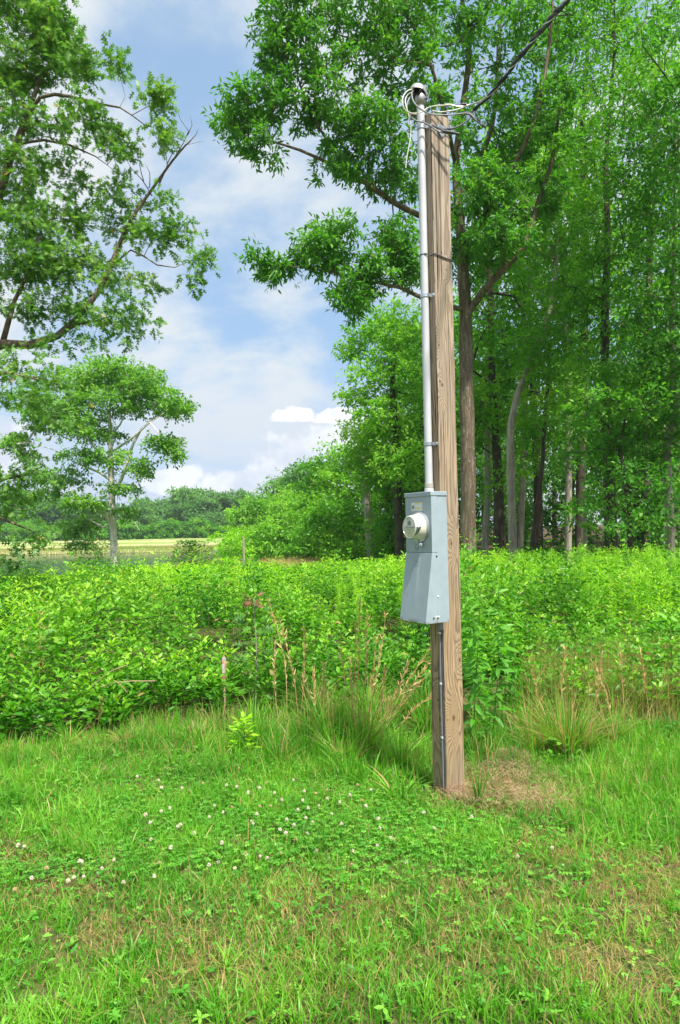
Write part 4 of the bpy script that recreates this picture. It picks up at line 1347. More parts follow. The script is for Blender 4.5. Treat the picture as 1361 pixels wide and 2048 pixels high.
# service drop
cb_base = wpath([(948, 222, 0)])[0]
drop = empty('service_cable', tuple(cb_base), 'twisted black overhead cable rising to the upper right from splices at the post', 'cable')
w1 = loc2w((PX_, PY_, 4.0))[1]
endp = [(948, 219, 0), (985, 185, -.18), (1020, 140, -.42), (1060, 88, -.75), (1100, 40, -1.1), (1130, 4, -1.35)]
cen_ = catmull(wpath(endp), .02)
dirn = cen_[-1] - cen_[-8]
dirn /= np.linalg.norm(dirn)
ext = cen_[-1] + dirn * np.linspace(.02, 9, 300)[:, None]
ext[:, 2] -= 0.0
cen_ = np.vstack([cen_, ext])
for j, (mt, rad) in enumerate(((M_BLACK, .0072), (M_BLACK, .0072), (M_BARE, .003))):
    s = np.arange(len(cen_)) * .02
    ph = s * 2 * math.pi / .32 + j * 2.094
    T_ = nrm(np.gradient(cen_, axis=0))
    u_ = nrm(np.cross(T_, [0, 0, 1]))
    v_ = np.cross(T_, u_)
    amp = np.minimum(.0078, .004 + s * .01)
    p_ = cen_ + u_ * (np.cos(ph) * amp)[:, None] + v_ * (np.sin(ph) * amp)[:, None]
    MB().tube(p_ - cb_base, rad, 6).build('bare_neutral' if j == 2 else 'black_conductor', mt, drop, smooth_=True)


def conn(rows, rad, mat, name):
    p = catmull(wpath(rows), .01)
    r_ = np.array([rad * (1 if 1 < i < len(p) - 2 else .75) * (1.12 if i % 3 == 0 else .95) for i in range(len(p))])
    MB().tube(p - cb_base, r_, 9).build(name, mat, drop, smooth_=True)


wire('tap_wire', [(950, 219, 0), (935, 228, -.02), (925, 224, -.03), (940, 226, -.04), (952, 238, -.04)], .0055, M_DGREY, drop, cb_base)
conn([(940, 230, -.045), (950, 236, -.045), (962, 247, -.045), (972, 255, -.045)], .0095, M_DGREY, 'splice_connector')
wire('tap_wire', [(958, 212, -.01), (948, 226, -.03), (938, 238, -.05), (922, 250, -.06), (905, 257, -.07), (885, 258, -.08), (866, 250, -.08)], .0055, M_DGREY, drop, cb_base)
wire('tap_wire', [(905, 268, -.08), (890, 262, -.08), (875, 256, -.08), (864, 250, -.08)], .005, M_DGREY, drop, cb_base)
conn([(885, 262, -.085), (898, 264, -.085), (910, 266, -.085), (919, 268, -.085)], .0095, M_DGREY, 'splice_connector')
conn([(888, 258, -.075), (898, 258, -.075), (908, 257, -.075)], .008, M_DGREY, 'splice_connector')
conn([(890, 210, -.045), (898, 210, -.045), (906, 211, -.045)], .0085, M_WHITEW, 'neutral_splice')
wire('bare_neutral', [(864, 221, -.06), (880, 224, -.05), (900, 222, -.05), (918, 218, -.04), (935, 211, -.03), (955, 205, -.05), (975, 192, -.14)], .0036, M_WHITEW, drop, cb_base)
wire('tap_wire', [(904, 211, -.05), (920, 213, -.04), (938, 210, -.03), (960, 203, -.06)], .0042, M_BARE, drop, cb_base)
conn([(916, 213, -.035), (924, 209, -.035), (934, 208, -.035)], .0085, M_DGREY, 'wedge_clamp')
wire('bail_wire', [(934, 210, -.03), (915, 222, .0), (900, 245, .03), (893, 262, .06)], .0028, M_GALV, drop, cb_base)

# tie wire round post and pipe
tw = empty('tie_wire', tuple(loc2w((-HW, -HW, 3.2))), 'dark wire tied around the post and pipe below the cable splices', 'wire')
q1 = on_depth(845, 511, (PX_, PY_, 3.3))[2]
q3 = face_pt(871, 508, 's')[2]
q4 = face_pt(905, 522, 's')[2]
pts = [(PX_ - .010, PY_ + .028, q1), (PX_ - PR_ - .003, PY_, q1), (PX_ - .008, PY_ - PR_ - .004, q1 + .001), (-HW - .004, -HW * .6, q3), (-HW - .004, -HW - .001, q3), (-HW + .002, -HW - .006, q3), (0, -HW - .005, (q3 + q4) / 2 - .002), (HW, -HW - .006, q4), (HW + .005, -HW, q4), (HW + .006, HW, q4 + .02), (0, HW + .006, q4 + .01), (-HW - .006, HW, q1)]
pp = np.array([loc2w(p_) for p_ in pts]) - np.array(tw.location)
MB().tube(pp, .0038, 7).build('wire_loop', M_DGREY, tw, smooth_=True)

# ground wire with clips on the left face, by the corner
gwx = -HW - .007
gw = empty('ground_cable', tuple(loc2w((gwx, -HW + .02, 0))), 'thin grey ground cable stapled down the post from the meter box into the grass', 'cable', rot=(0, 0, ROT))
zb = 1.02
yoff = .009
pts = [(0, -.008 + yoff, .02), (0, -.008 + yoff, .25), (0, -.001 + yoff * .6, .6), (0, .000, 1.15)]
MB().tube(catmull([(*p_, 1) for p_ in pts], .05)[:, :3], .0062, 10).build('cable_sheath', M_GREYW, gw, smooth_=True)
pts2 = [(p_[0] + .002, p_[1] - .013, p_[2]) for p_ in pts]
MB().tube(catmull([(*p_, 1) for p_ in pts2], .05)[:, :3], .0035, 8).build('bare_wire', M_DGREY, gw, smooth_=True)
for yy in (1267, 1368, 1475):
    zc = face_pt(889, yy, 'f')[2]
    c_ = MB()
    c_.lathe([(-.006, .0078), (.006, .0078)], (0, np.interp(zc, [.25, .6, 1.1], [.001, .004, .0]), zc), (0, 0, 1), 12, True, True)
    c_.box((-.004, .006, zc - .005), (.006, .018, zc + .005))
    c_.build('cable_clip', M_CLIP, gw, bevel=.001)

# ------------------------------------------------------------------ meter box
def box_paint():
    m, nb, out = mat_new('grey_box_paint')
    t = nb.n('ShaderNodeTexCoord')
    o = t.outputs['Object']
    n = nb.noise(o, 14, 5, .6)
    n2 = nb.noise(nb.vm('MULTIPLY', o, (30, 30, 2.0)), 1, 4, .6)
    c = nb.mix(nb.rng(n, .3, .7), (.285, .35, .39), (.32, .385, .42))
    c = nb.mix(nb.rng(n2, .55, .75, 0, .22), c, (.45, .50, .52))
    bx_, by_, bz_ = nb.sep(o)
    wob = nb.m('MULTIPLY', nb.m('SUBTRACT', nb.noise(nb.vm('MULTIPLY', o, (0, 0, 9)), 1, 2, .5), .5), .02)
    yy_ = nb.m('ABSOLUTE', nb.m('ADD', nb.m('ADD', by_, .012), wob))
    stk = nb.m('MULTIPLY', nb.rng(yy_, .016, .002), nb.m('MULTIPLY', nb.rng(bz_, .05, .35), nb.rng(bz_, .52, .50)))
    stk = nb.m('MULTIPLY', stk, nb.rng(bx_, -.085, -.10))
    c = nb.mix(nb.m('MULTIPLY', stk, .6), c, (.46, .56, .62))
    drt = nb.noise(nb.vm('MULTIPLY', o, (9, 9, 2.5)), 2.2, 6, .7)
    c = nb.mix(nb.rng(drt, .56, .78, 0, .35), c, (.22, .235, .20))
    c = nb.mix(nb.m('MULTIPLY', nb.rng(bz_, .03, .0), nb.rng(n, .4, .6)), c, (.20, .20, .16))
    fine = nb.noise(o, 420, 2, .5)
    principled(nb, out, c, .42, .45, bump=fine, bstr=.08, bdist=.0006)
    return m


M_BOX = box_paint()
M_SEAM = simple_mat('dark_seam', (.10, .12, .13), .6, .3)
BW = .130                                            # half width of the box along local y
zt = ztop_box
zbot = on_depth(858, 1248, (-HW - .16, -BW, 1.0))[2]
zmid = on_depth(870, 1106, (-HW - .10, -BW, 1.3))[2]
XB = -HW - .003
DT, DB = .118, .178                                  # depth at the top and at the bottom
YC = -.004
bx_root = empty('meter_box', tuple(loc2w((XB, YC, zbot))), 'grey steel meter box with a flared lower cover on the left face of the post', 'meter box', rot=(0, 0, ROT))
Hb = zt - zbot
Hm = zmid - zbot


def prism(name, side, half, mat, bevel=.002, y0=None, y1=None):
    """side: polygon in (x,z); extruded over y"""
    ya, yb = (-half, half) if y0 is None else (y0, y1)
    n = len(side)
    V = [(x, ya, z) for x, z in side] + [(x, yb, z) for x, z in side]
    F = [tuple(range(n)), tuple(range(2 * n - 1, n - 1, -1))] + [(i, i + n, (i + 1) % n + n, (i + 1) % n) for i in range(n)]
    return MB().add(V, F).build(name, mat, bx_root, bevel=bevel)


SX = -.072                                            # seam between back tray and covers
prism('back_tray', [(0, 0), (0, Hb - .012), (SX + .001, Hb - .012), (SX - .016, 0)], BW, M_BOX)
prism('upper_cover', [(SX - .0005, Hm + .002), (SX - .0005, Hb - .012), (-DT, Hb - .012), (-DT, Hm + .002)], BW + .0015, M_BOX)
prism('lower_cover', [(SX - .018, 0.0), (SX - .002, Hm), (-DT - .001, Hm), (-DB, 0.0)], BW + .0015, M_BOX)
prism('seam_gasket', [(-.02, .01), (-.02, Hb - .02), (-DT + .004, Hb - .02), (-DT + .004, Hm), (-DB + .006, .01)], BW - .002, M_SEAM, 0)
lid = MB()
lid.box((-DT - .006, -BW - .005, Hb - .026), (.0, BW + .005, Hb))
lid.build('lid', M_BOX, bx_root, bevel=.003)
# pad lip with screws
for (x, z) in ((-.088, .03), (-.118, .03), (-.086, Hm - .02)):
    MB().lathe([(0, .0055), (.003, .005), (.0035, .001)], (x - (.0 if z > .1 else 0), -BW - .0015, z), (0, -1, 0), 12).build('screw', M_BLACK, bx_root)
MB().box((-.104, -BW - .0035, .034), (-.074, -BW - .0012, .042)).build('seal_tab', M_CLIP, bx_root)
MB().lathe([(0, .0055), (.004, .005), (.005, .001)], (-.0835, -BW - .0005, Hm * .38), (0, -1, 0), 12).build('screw', M_CLIP, bx_root)
# faint worn stamp on the lower cover
M_STAMP = simple_mat('worn_stamp', (.26, .31, .325), .6, .2)
sl_ = (DB - DT) / Hm
st = MB()
for i in range(5):
    for j in range(3):
        y_ = -.018 + i * .011
        z_ = Hm - .055 - j * .013
        x_ = -DT - .001 - (Hm - z_) * sl_
        st.box((x_ - .0004, y_, z_), (x_ + .003, y_ + (.008 if (i + j) % 3 else .005), z_ + .004))
st.build('worn_stamp', M_STAMP, bx_root)

# label on the upper cover: white field with dark emblem, yellow strip of lines
def label_mat():
    m, nb, out = mat_new('warning_label')
    t = nb.n('ShaderNodeTexCoord')
    x, y, z = nb.sep(t.outputs['Generated'])
    # generated y runs away from the near edge, z upward
    white = (.62, .67, .66)
    yel = (.62, .60, .22)
    ln = nb.m('FRACT', nb.m('MULTIPLY', z, 6))
    wig = nb.noise(nb.comb(nb.m('MULTIPLY', y, 40), nb.m('FLOOR', nb.m('MULTIPLY', z, 6)), 0), 1, 2, .5)
    txt = nb.m('MULTIPLY', nb.rng(ln, .30, .36), nb.rng(ln, .66, .60))
    txt = nb.m('MULTIPLY', txt, nb.rng(wig, .40, .50))
    band = nb.m('MAXIMUM', nb.rng(z, .80, .84), nb.m('MULTIPLY', nb.rng(z, .14, .18), nb.rng(z, .40, .36)))
    c = nb.mix(band, white, yel)
    c = nb.mix(nb.m('MULTIPLY', txt, .6), c, (.25, .27, .25))
    em = nb.vm('LENGTH', nb.vm('MULTIPLY', nb.vm('SUBTRACT', nb.comb(0, y, z), (0, .84, .45)), (0, 8, 3.6)))
    c2 = nb.mix(nb.rng(em, .95, .80), white, (.12, .13, .13))
    c2 = nb.mix(nb.m('MULTIPLY', nb.rng(em, .5, .4), nb.rng(nb.m('ABSOLUTE', nb.m('SUBTRACT', z, .45)), .04, .06)), c2, (.5, .54, .53))
    c = nb.mix(nb.rng(y, .70, .71), c, c2)
    principled(nb, out, c, .5, .4)
    return m


lz = on_depth(845, 1013, (-HW - .12, 0, 1.6))[2] - zbot
MB().box((-DT - .0012, -.045, lz - .026), (-DT + .002, .065, lz + .026)).build('warning_label', label_mat(), bx_root)

# the round meter
mz = on_depth(848, 1054, (-HW - .12, 0, 1.5))[2] - zbot
my = -.018
meter = MB()
A = (-1, 0, 0)
og = (-DT, my, mz)
mroot = MB().lathe([(-.004, .093), (.012, .093), (.015, .090), (.015, .082)], og, A, 48).build('meter_socket_ring', M_GALV, bx_root, smooth_=True)


def glassy(name, col, rough=.15, alpha=1.0):
    m, nb, out = mat_new(name)
    p = principled(nb, out, col, rough, .5)
    p.inputs['Coat Weight'].default_value = .6
    p.inputs['Coat Roughness'].default_value = .08
    return m


M_MCREAM = glassy('cream_meter_plastic', (.66, .64, .52), .3)
M_MFACE = glassy('meter_face_plate', (.52, .54, .46), .35)
mm = MB().lathe([(.010, .094), (.022, .094), (.026, .088), (.050, .084), (.115, .076), (.128, .074), (.134, .070), (.134, .064), (.126, .062)], og, A, 56).build('meter_body', M_MCREAM, bx_root, smooth_=True)
mm.scale = (.62, .93, .93)
mm.location = ((-DT) * (1 - .62), my * .07, mz * .07)
# recessed face plate, raised collar pieces and display
o = MB().lathe([(.120, .0635), (.126, .0635), (.126, .0001)], og, A, 48).build('face_plate', M_MFACE, mm)
fx = og[0] - .1265
ccol = MB()
for s in (-1, 1):          # cream side cheeks above the window
    V = []
    for t in np.linspace(0, 1, 9):
        a = math.pi * (.02 + .40 * t)
        V.append((fx, my + s * .0625 * math.cos(a), mz + .0625 * math.sin(a)))
    V += [(fx, my + s * .019, mz + .052), (fx, my + s * .021, mz + .012), (fx, my + s * .030, mz + .003)]
    n = len(V)
    V2 = [(v[0] - .006, v[1], v[2]) for v in V]
    F = [tuple(range(n)), tuple(range(2 * n - 1, n - 1, -1))] + [(i, i + n, (i + 1) % n + n, (i + 1) % n) for i in range(n)]
    ccol.add(V + V2, F)
ccol.build('meter_bezel', M_MCREAM, mm, bevel=.001)
MB().box((fx - .003, my - .014, mz + .014), (fx + .002, my + .014, mz + .040)).build('meter_display', simple_mat('display_grey_green', (.17, .20, .13), .2, .6), mm, bevel=.001)
tx = MB()
rg = np.random.default_rng(3)
for j in range(5):
    z_ = mz - .004 - j * .0095
    hwid = .040 - j * .0045
    y_ = my - hwid
    while y_ < my + hwid:
        L = rg.uniform(.003, .009)
        tx.box((fx - .0009, y_, z_), (fx + .001, min(y_ + L, my + hwid), z_ + (.003 if j % 2 else .0045)))
        y_ += L + .003
tx.build('face_print', simple_mat('face_print_grey', (.26, .28, .25), .6, .2), mm)
# clear lower window: a shallow glass lens over the lower half of the face
mg, nb, out = mat_new('clear_meter_window')
gl = nb.n('ShaderNodeBsdfGlossy')
gl.inputs['Roughness'].default_value = .05
tr = nb.n('ShaderNodeBsdfTransparent')
tr.inputs[0].default_value = (.88, .92, .88, 1)
mx = nb.n('ShaderNodeMixShader')
mx.inputs[0].default_value = .12
nb.t.links.new(tr.outputs[0], mx.inputs[1])
nb.t.links.new(gl.outputs[0], mx.inputs[2])
nb.t.links.new(mx.outputs[0], out.inputs[0])
V = [(og[0] - .1345, my + .064 * math.cos(a), mz + .064 * math.sin(a)) for a in np.linspace(math.pi * 1.02, math.pi * 1.98, 20)]
V2 = [(v[0] + .003, v[1], v[2]) for v in V]
n = len(V)
MB().add(V + V2, [tuple(range(n))[::-1], tuple(range(n, 2 * n))] + [(i, (i + 1) % n, (i + 1) % n + n, i + n) for i in range(n)]).build('clear_window', mg, mm)
# dark glass notch on the near lower flank of the body
Vn = []
for i in range(9):
    t = i / 8
    a = -math.pi * (.0 + .28 * t)
    for d_ in (.128 - 0.0, .128 - .050 * (1 - t) ** .8):
        rr_ = np.interp(d_, [.050, .115, .128], [.084, .076, .074]) + .0016
        Vn.append((og[0] - d_, my - rr_ * math.cos(a), mz + rr_ * math.sin(a) + .004))
Fn = [(2 * i, 2 * i + 1, 2 * i + 3, 2 * i + 2) for i in range(8)]
nw = MB().add(Vn, Fn).build('flank_window', glassy('smoky_window', (.16, .20, .19), .08), mm, smooth_=True)
nw.modifiers.new('solid', 'SOLIDIFY').thickness = .002
# seal and barrel lock under the meter
lk = MB()
lk.lathe([(0, .007), (.040, .007), (.041, .010), (.052, .010), (.053, .002)], (-DT - .002, my - .010, mz - .104), (-1, -1.2, 0), 14)
lk.box((-DT - .022, my - .002, mz - .120), (-DT - .018, my + .008, mz - .080))
lk.build('barrel_lock', M_GALV, bx_root, smooth_=True)
MB().tube([(-DT - .028, my + .003, mz - .10), (-DT - .030, my + .010, mz - .125), (-DT - .024, my + .004, mz - .140), (-DT - .016, my - .004, mz - .120)], .0016, 6).build('seal_wire', M_DGREY, bx_root)
# conduit stub out of the bottom
MB().lathe([(-.05, .016), (0.002, .016)], (-.028, -BW + .055, 0), (0, 0, 1), 16, True, True).build('conduit_stub', M_GREYW, bx_root, smooth_=True)

for nm, q in (('box near top corner', (-DT, -BW, Hb)), ('box far top', (-DT, BW, Hb)), ('box back top', (0, -BW, Hb)), ('near bottom', (-DB, -BW, 0)), ('far bottom', (-DB, BW, 0)), ('back bottom', (0, -BW, 0))):
    print(nm, [round(float(v), 1) for v in proj(loc2w((XB + q[0], YC + q[1], zbot + q[2])))])

# ------------------------------------------------------------------ lawn, thicket and weeds
exec_ground_cover = True


def pix_rand(n, x0, x1, y0, y1, rg):
    """ground points spread evenly in the picture's ground footprint (even per square metre)"""
    out_ = []
    a = GP(x0, y1)
    b_ = GP(x1, y0)
    Y0, Y1 = a[1], b_[1]
    y = rg.uniform(Y0, Y1, n * 3)
    xl = (x0 - 680.5) / FPX * y
    xr_ = (x1 - 680.5) / FPX * y
    keep = rg.random(n * 3) < (xr_ - xl) / ((x1 - x0) / FPX * Y1)
    y, xl, xr_ = y[keep][:n], xl[keep][:n], xr_[keep][:n]
    x = rg.uniform(0, 1, len(y)) * (xr_ - xl) + xl
    return np.stack([x, y, hgt(x, y)], 1)


def sn(x, y, s):
    return (np.sin(x * 2.1 * s + 1.3 * np.sin(y * 1.7 * s)) + np.sin(y * 2.7 * s + 1.1 * np.sin(x * 2.3 * s + 2)) + .7 * np.sin(x * 5.1 * s + y * 4.3 * s) + .6 * np.sin(x * 9.3 * s - y * 7.9 * s + 1)) / 3.3


DRYP = [(1010, 1560, .38, 1.2), (930, 1590, .18, .9), (1100, 1600, .22, .5), (900, 1950, .22, .5), (1150, 1790, .2, .5), (760, 1830, .15, .5), (200, 1900, .15, .4), (480, 1790, .14, .5), (1320, 1950, .2, .5), (700, 2010, .14, .4), (1280, 1550, .25, .5), (860, 1500, .22, .5), (600, 1830, .18, .8), (380, 1880, .16, .6), (420, 1960, .16, .6), (640, 1900, .14, .6), (870, 1790, .12, .6),
        (1060, 1900, .25, .5), (1000, 1800, .2, .5), (1290, 1840, .2, .6), (250, 1475, .35, .6), (60, 1480, .3, .5), (520, 2000, .12, .5), (1180, 1960, .14, .5)]


def dryness(x, y):
    v = .5 * smooth(.1, .8, sn(x, y, 1.0)) * smooth(4.2, 3.2, y) + .25 * smooth(.1, .8, sn(x + 7, y + 3, 2.3))
    for (px, py, r_, s_) in DRYP:
        g = GP(px, py)
        v = v + s_ * np.exp(-((x - g[0]) ** 2 + (y - g[1]) ** 2) / (r_ * r_))
    return np.clip(v, 0, 1)


rg = np.random.default_rng(101)
# short mown grass
parts = []
p = pix_rand(150000, -60, 1420, 1440, 2110, rg)
dr = dryness(p[:, 0], p[:, 1])
hole = smooth(.25, .7, sn(p[:, 0] * 1.1 + 5, p[:, 1] * 1.2, 5.0))
ok = rg.random(len(p)) > np.maximum(dr * .5, hole * .9)
p, dr = p[ok], dr[ok]
lush = .5 * smooth(-.3, .6, sn(p[:, 0] * .9 + 3, p[:, 1] * .9, 1.4)) + .5 * smooth(-.4, .5, sn(p[:, 0] + 1, p[:, 1] + 8, 4.1))
h = rg.uniform(.025, .105, len(p)) * (.6 + .85 * lush) * (1 - .3 * dr)
an = rg.random(len(p)) * 6.283
ln = rg.random(len(p)) ** .7 * 1.1
parts.append(blades('', p, h, rg.uniform(.0026, .0064, len(p)), np.stack([np.cos(an), np.sin(an)], 1) * ln[:, None], None, rnd=np.clip(rg.random(len(p)) * .55 + .45 * lush, 0, 1),
                    dry=(rg.random(len(p)) < .07 + dr * .6) * rg.uniform(.5, 1, len(p)), rg=rg, obj=False))
# flattened straw thatch
p = pix_rand(60000, -60, 1420, 1440, 2110, rg)
dr = dryness(p[:, 0], p[:, 1])
p = p[rg.random(len(p)) < .05 + dr * .8]
an = rg.random(len(p)) * 6.283
p[:, 2] += rg.uniform(.0, .03, len(p))
parts.append(blades('', p, rg.uniform(.03, .10, len(p)), rg.uniform(.0014, .003, len(p)), np.stack([np.cos(an), np.sin(an)], 1) * rg.uniform(2, 6, len(p))[:, None], None, dry=rg.uniform(.75, 1, len(p)), rg=rg, obj=False))
V, F, A = join_arrays(parts)
tag(mesh_np('grass', V, F, M_GRASS, None, A), 'short mown grass of the foreground, green mixed with dry straw patches', 'grass', kind='stuff')

# longer tufts through the lawn
parts = []
tc_ = pix_rand(850, -60, 1420, 1440, 2110, rg)
dr = dryness(tc_[:, 0], tc_[:, 1])
tc_ = tc_[rg.random(len(tc_)) > dr * .6]
hand = [GP(x, y) for x, y in ((980, 2030), (20, 1600), (80, 1600), (180, 1650), (40, 1680), (280, 1640), (120, 1700), (200, 1560), (640, 1980), (420, 1930), (1300, 1620), (1230, 1640), (1150, 1650), (1200, 1620), (1340, 1650), (1260, 1590), (760, 1995), (560, 1990), (1150, 2040), (900, 1940), (280, 1990), (960, 1700), (60, 1640), (150, 1620), (230, 1600), (330, 1590), (250, 1560), (120, 1560), (370, 1660), (1080, 1840), (1240, 1700), (1330, 1690), (1290, 1660), (1180, 1680))]
allc = [(c_, .8) for c_ in tc_] + [(c_, 1.5) for c_ in hand]
for c_, k_ in allc:
    m = int(rg.integers(10, 26) * k_)
    q = np.tile(c_, (m, 1)) + np.concatenate([rg.normal(size=(m, 2)) * .025 * k_, np.zeros((m, 1))], 1)
    an = rg.random(m) * 6.283
    ln = rg.uniform(.2, 1.5, m)
    parts.append(blades('', q, rg.uniform(.07, .19, m) * (.7 + .3 * k_), rg.uniform(.004, .0085, m), np.stack([np.cos(an), np.sin(an)], 1) * ln[:, None], None, levels=5, bend=1.3,
                        rnd=np.clip(rg.random() * .6 + rg.random(m) * .4, 0, 1), dry=(rg.random(m) < .07) * .8, rg=rg, obj=False))
V, F, A = join_arrays(parts)
tag(mesh_np('long_grass', V, F, M_GRASS, None, A), 'longer bright green grass blades scattered through the mown foreground', 'grass', kind='stuff')

# clover leaves
T_CLO = T([(0, 0, 0), (.6, .42, .05), (1, .30, .06), (.92, 0, 0), (1, -.30, .06), (.6, -.42, .05)], [(0, 3, 1), (1, 3, 2), (0, 5, 3), (5, 4, 3)])


def clover_w(x, y):
    v = np.zeros_like(x)
    for (px, py, rx, ry) in ((560, 1640, .9, .55), (720, 1680, .7, .5), (380, 1700, .8, .3), (330, 1620, .5, .4), (660, 1600, .7, .35), (150, 1740, .5, .18), (900, 1650, .3, .2)):
        g = GP(px, py)
        v = np.maximum(v, np.exp(-((x - g[0]) / rx) ** 2 - ((y - g[1]) / ry) ** 2))
    return v


p = pix_rand(60000, -60, 1420, 1440, 2110, rg)
wv = clover_w(p[:, 0], p[:, 1])
p = p[rg.random(len(p)) < wv * .42 + .035]
p[:, 2] += rg.uniform(.025, .065, len(p))
m = len(p)
a0 = rg.random(m) * 6.283
tilt = rg.normal(size=(m, 3)) * .28
tilt[:, 2] += 1
P3, D3, N3, S3, R3 = [], [], [], [], []
rr = rg.random(m)
sz = rg.uniform(.009, .016, m)
for i in range(3):
    a = a0 + i * 2.094
    P3.append(p)
    D3.append(np.stack([np.cos(a), np.sin(a), np.full(m, -.05)], 1))
    N3.append(tilt)
    S3.append(sz)
    R3.append(rr)
o = leaves('clover', np.concatenate(P3), np.concatenate(D3), np.concatenate(N3), np.concatenate(S3), T_CLO, M_CLOV, rnd=np.concatenate(R3))
tag(o, 'mat of three-lobed clover leaves spreading through the middle of the lawn', 'clover', kind='stuff')

# broad little weeds in the lawn
p = pix_rand(1500, -60, 1420, 1440, 2110, rg)
p = p[rg.random(len(p)) > dryness(p[:, 0], p[:, 1]) * .7]
P3, D3, N3, S3, R3 = [], [], [], [], []
for c_ in p:
    m = rg.integers(4, 9)
    a = rg.random(m) * 6.283
    P3.append(np.tile(c_ + [0, 0, rg.uniform(.015, .05)], (m, 1)))
    D3.append(np.stack([np.cos(a), np.sin(a), rg.uniform(-.1, .5, m)], 1))
    N3.append(rg.normal(size=(m, 3)) * .25 + [0, 0, 1])
    S3.append(rg.uniform(.014, .034, m))
    R3.append(np.full(m, rg.random()))
o = leaves('small_weeds', np.concatenate(P3), np.concatenate(D3), np.concatenate(N3), np.concatenate(S3), T_OVAL, M_CLOV, rnd=np.concatenate(R3))
tag(o, 'small broad-leaved weeds growing low among the lawn grass', 'weeds', kind='stuff')

# clover flowers: each its own object
def flower(seed, mat):
    rg = np.random.default_rng(seed)
    V, F = [], []
    mb = MB()
    for i in range(46):
        v = nrm(rg.normal(size=3) + [0, 0, .35])
        c = np.array([0, 0, .055]) + v * .0055 * rg.uniform(.8, 1.1)
        t = nrm(np.cross(v, rg.normal(size=3)))
        u = np.cross(v, t)
        a, e = .0026, .0062
        mb.add([c - t * a, c + u * a, c + t * a, c - u * a, c + v * e], [(0, 1, 4), (1, 2, 4), (2, 3, 4), (3, 0, 4)])
    return mb


FL = 'small white clover flower head on a thin stem in the middle of the lawn'
fl_px = [(275, 1553), (315, 1560), (320, 1575), (365, 1577), (405, 1567), (455, 1570), (475, 1573), (498, 1585), (520, 1576), (530, 1566), (555, 1585), (560, 1600), (588, 1560), (608, 1580), (632, 1588), (655, 1597), (590, 1618), (618, 1617), (665, 1628), (465, 1615), (433, 1611), (445, 1624), (423, 1633), (515, 1628),
         (520, 1614), (507, 1642), (505, 1648), (557, 1660), (573, 1665), (592, 1678), (550, 1690), (605, 1600), (610, 1636), (630, 1643), (655, 1580), (340, 1617), (320, 1622), (289, 1630), (302, 1645), (286, 1630), (355, 1653), (390, 1665), (358, 1650), (301, 1675), (322, 1722), (341, 1694), (418, 1730),
         (446, 1686), (495, 1710), (490, 1708), (475, 1735), (437, 1725), (520, 1712), (535, 1715), (566, 1708), (228, 1718), (205, 1737), (160, 1722), (164, 1723), (98, 1735), (141, 1760), (150, 1755), (166, 1752), (248, 1765), (32, 1776), (62, 1755), (632, 1700), (660, 1720), (690, 1738), (715, 1570), (740, 1580),
         (734, 1613), (760, 1637), (785, 1675), (788, 1680), (750, 1690), (702, 1700), (680, 1605), (700, 1590), (725, 1600), (845, 1623), (812, 1725), (865, 1655), (943, 1633), (1014, 1634), (1036, 1712), (1111, 1695), (724, 1772), (682, 1646), (702, 1728), (758, 1655), (40, 1690), (45, 1693), (313, 1750), (540, 1612), (575, 1640), (640, 1610), (590, 1650), (620, 1665)]
pro = []
for i in range(3):
    m_ = M_PETAL if i < 2 else M_PETALB
    mb = flower(200 + i, m_)
    o = mb.build('clover_flower', m_)
    st_ = MB().tube([(0, 0, 0), (.004, .002, .03), (0, 0, .055)], .0009, 4).build('stem', M_STEM, o)
    pro.append(o)
for i, (x, y) in enumerate(fl_px):
    g = GP(x, y, .058)
    s = float(rg.uniform(.75, 1.12))
    k_ = 2 if i % 5 == 4 else i % 2
    if i < 2: o = pro[i]
    elif i == 4: o = pro[2]
    else:
        o = pro[k_].copy()
        COL.objects.link(o)
        c_ = pro[k_].children[0].copy()
        COL.objects.link(c_)
        c_.parent = o
    o.location = (g[0], g[1], 0.058 - .055 * s + .0)
    o.scale = (s, s, s)
    o.rotation_euler = (rg.normal() * .12, rg.normal() * .12, rg.random() * 6)
    tag(o, FL if k_ < 2 else 'small fading tan clover flower head on a thin stem in the lawn', 'flower', 'clover flowers in the lawn' if k_ < 2 else 'fading clover flowers in the lawn')


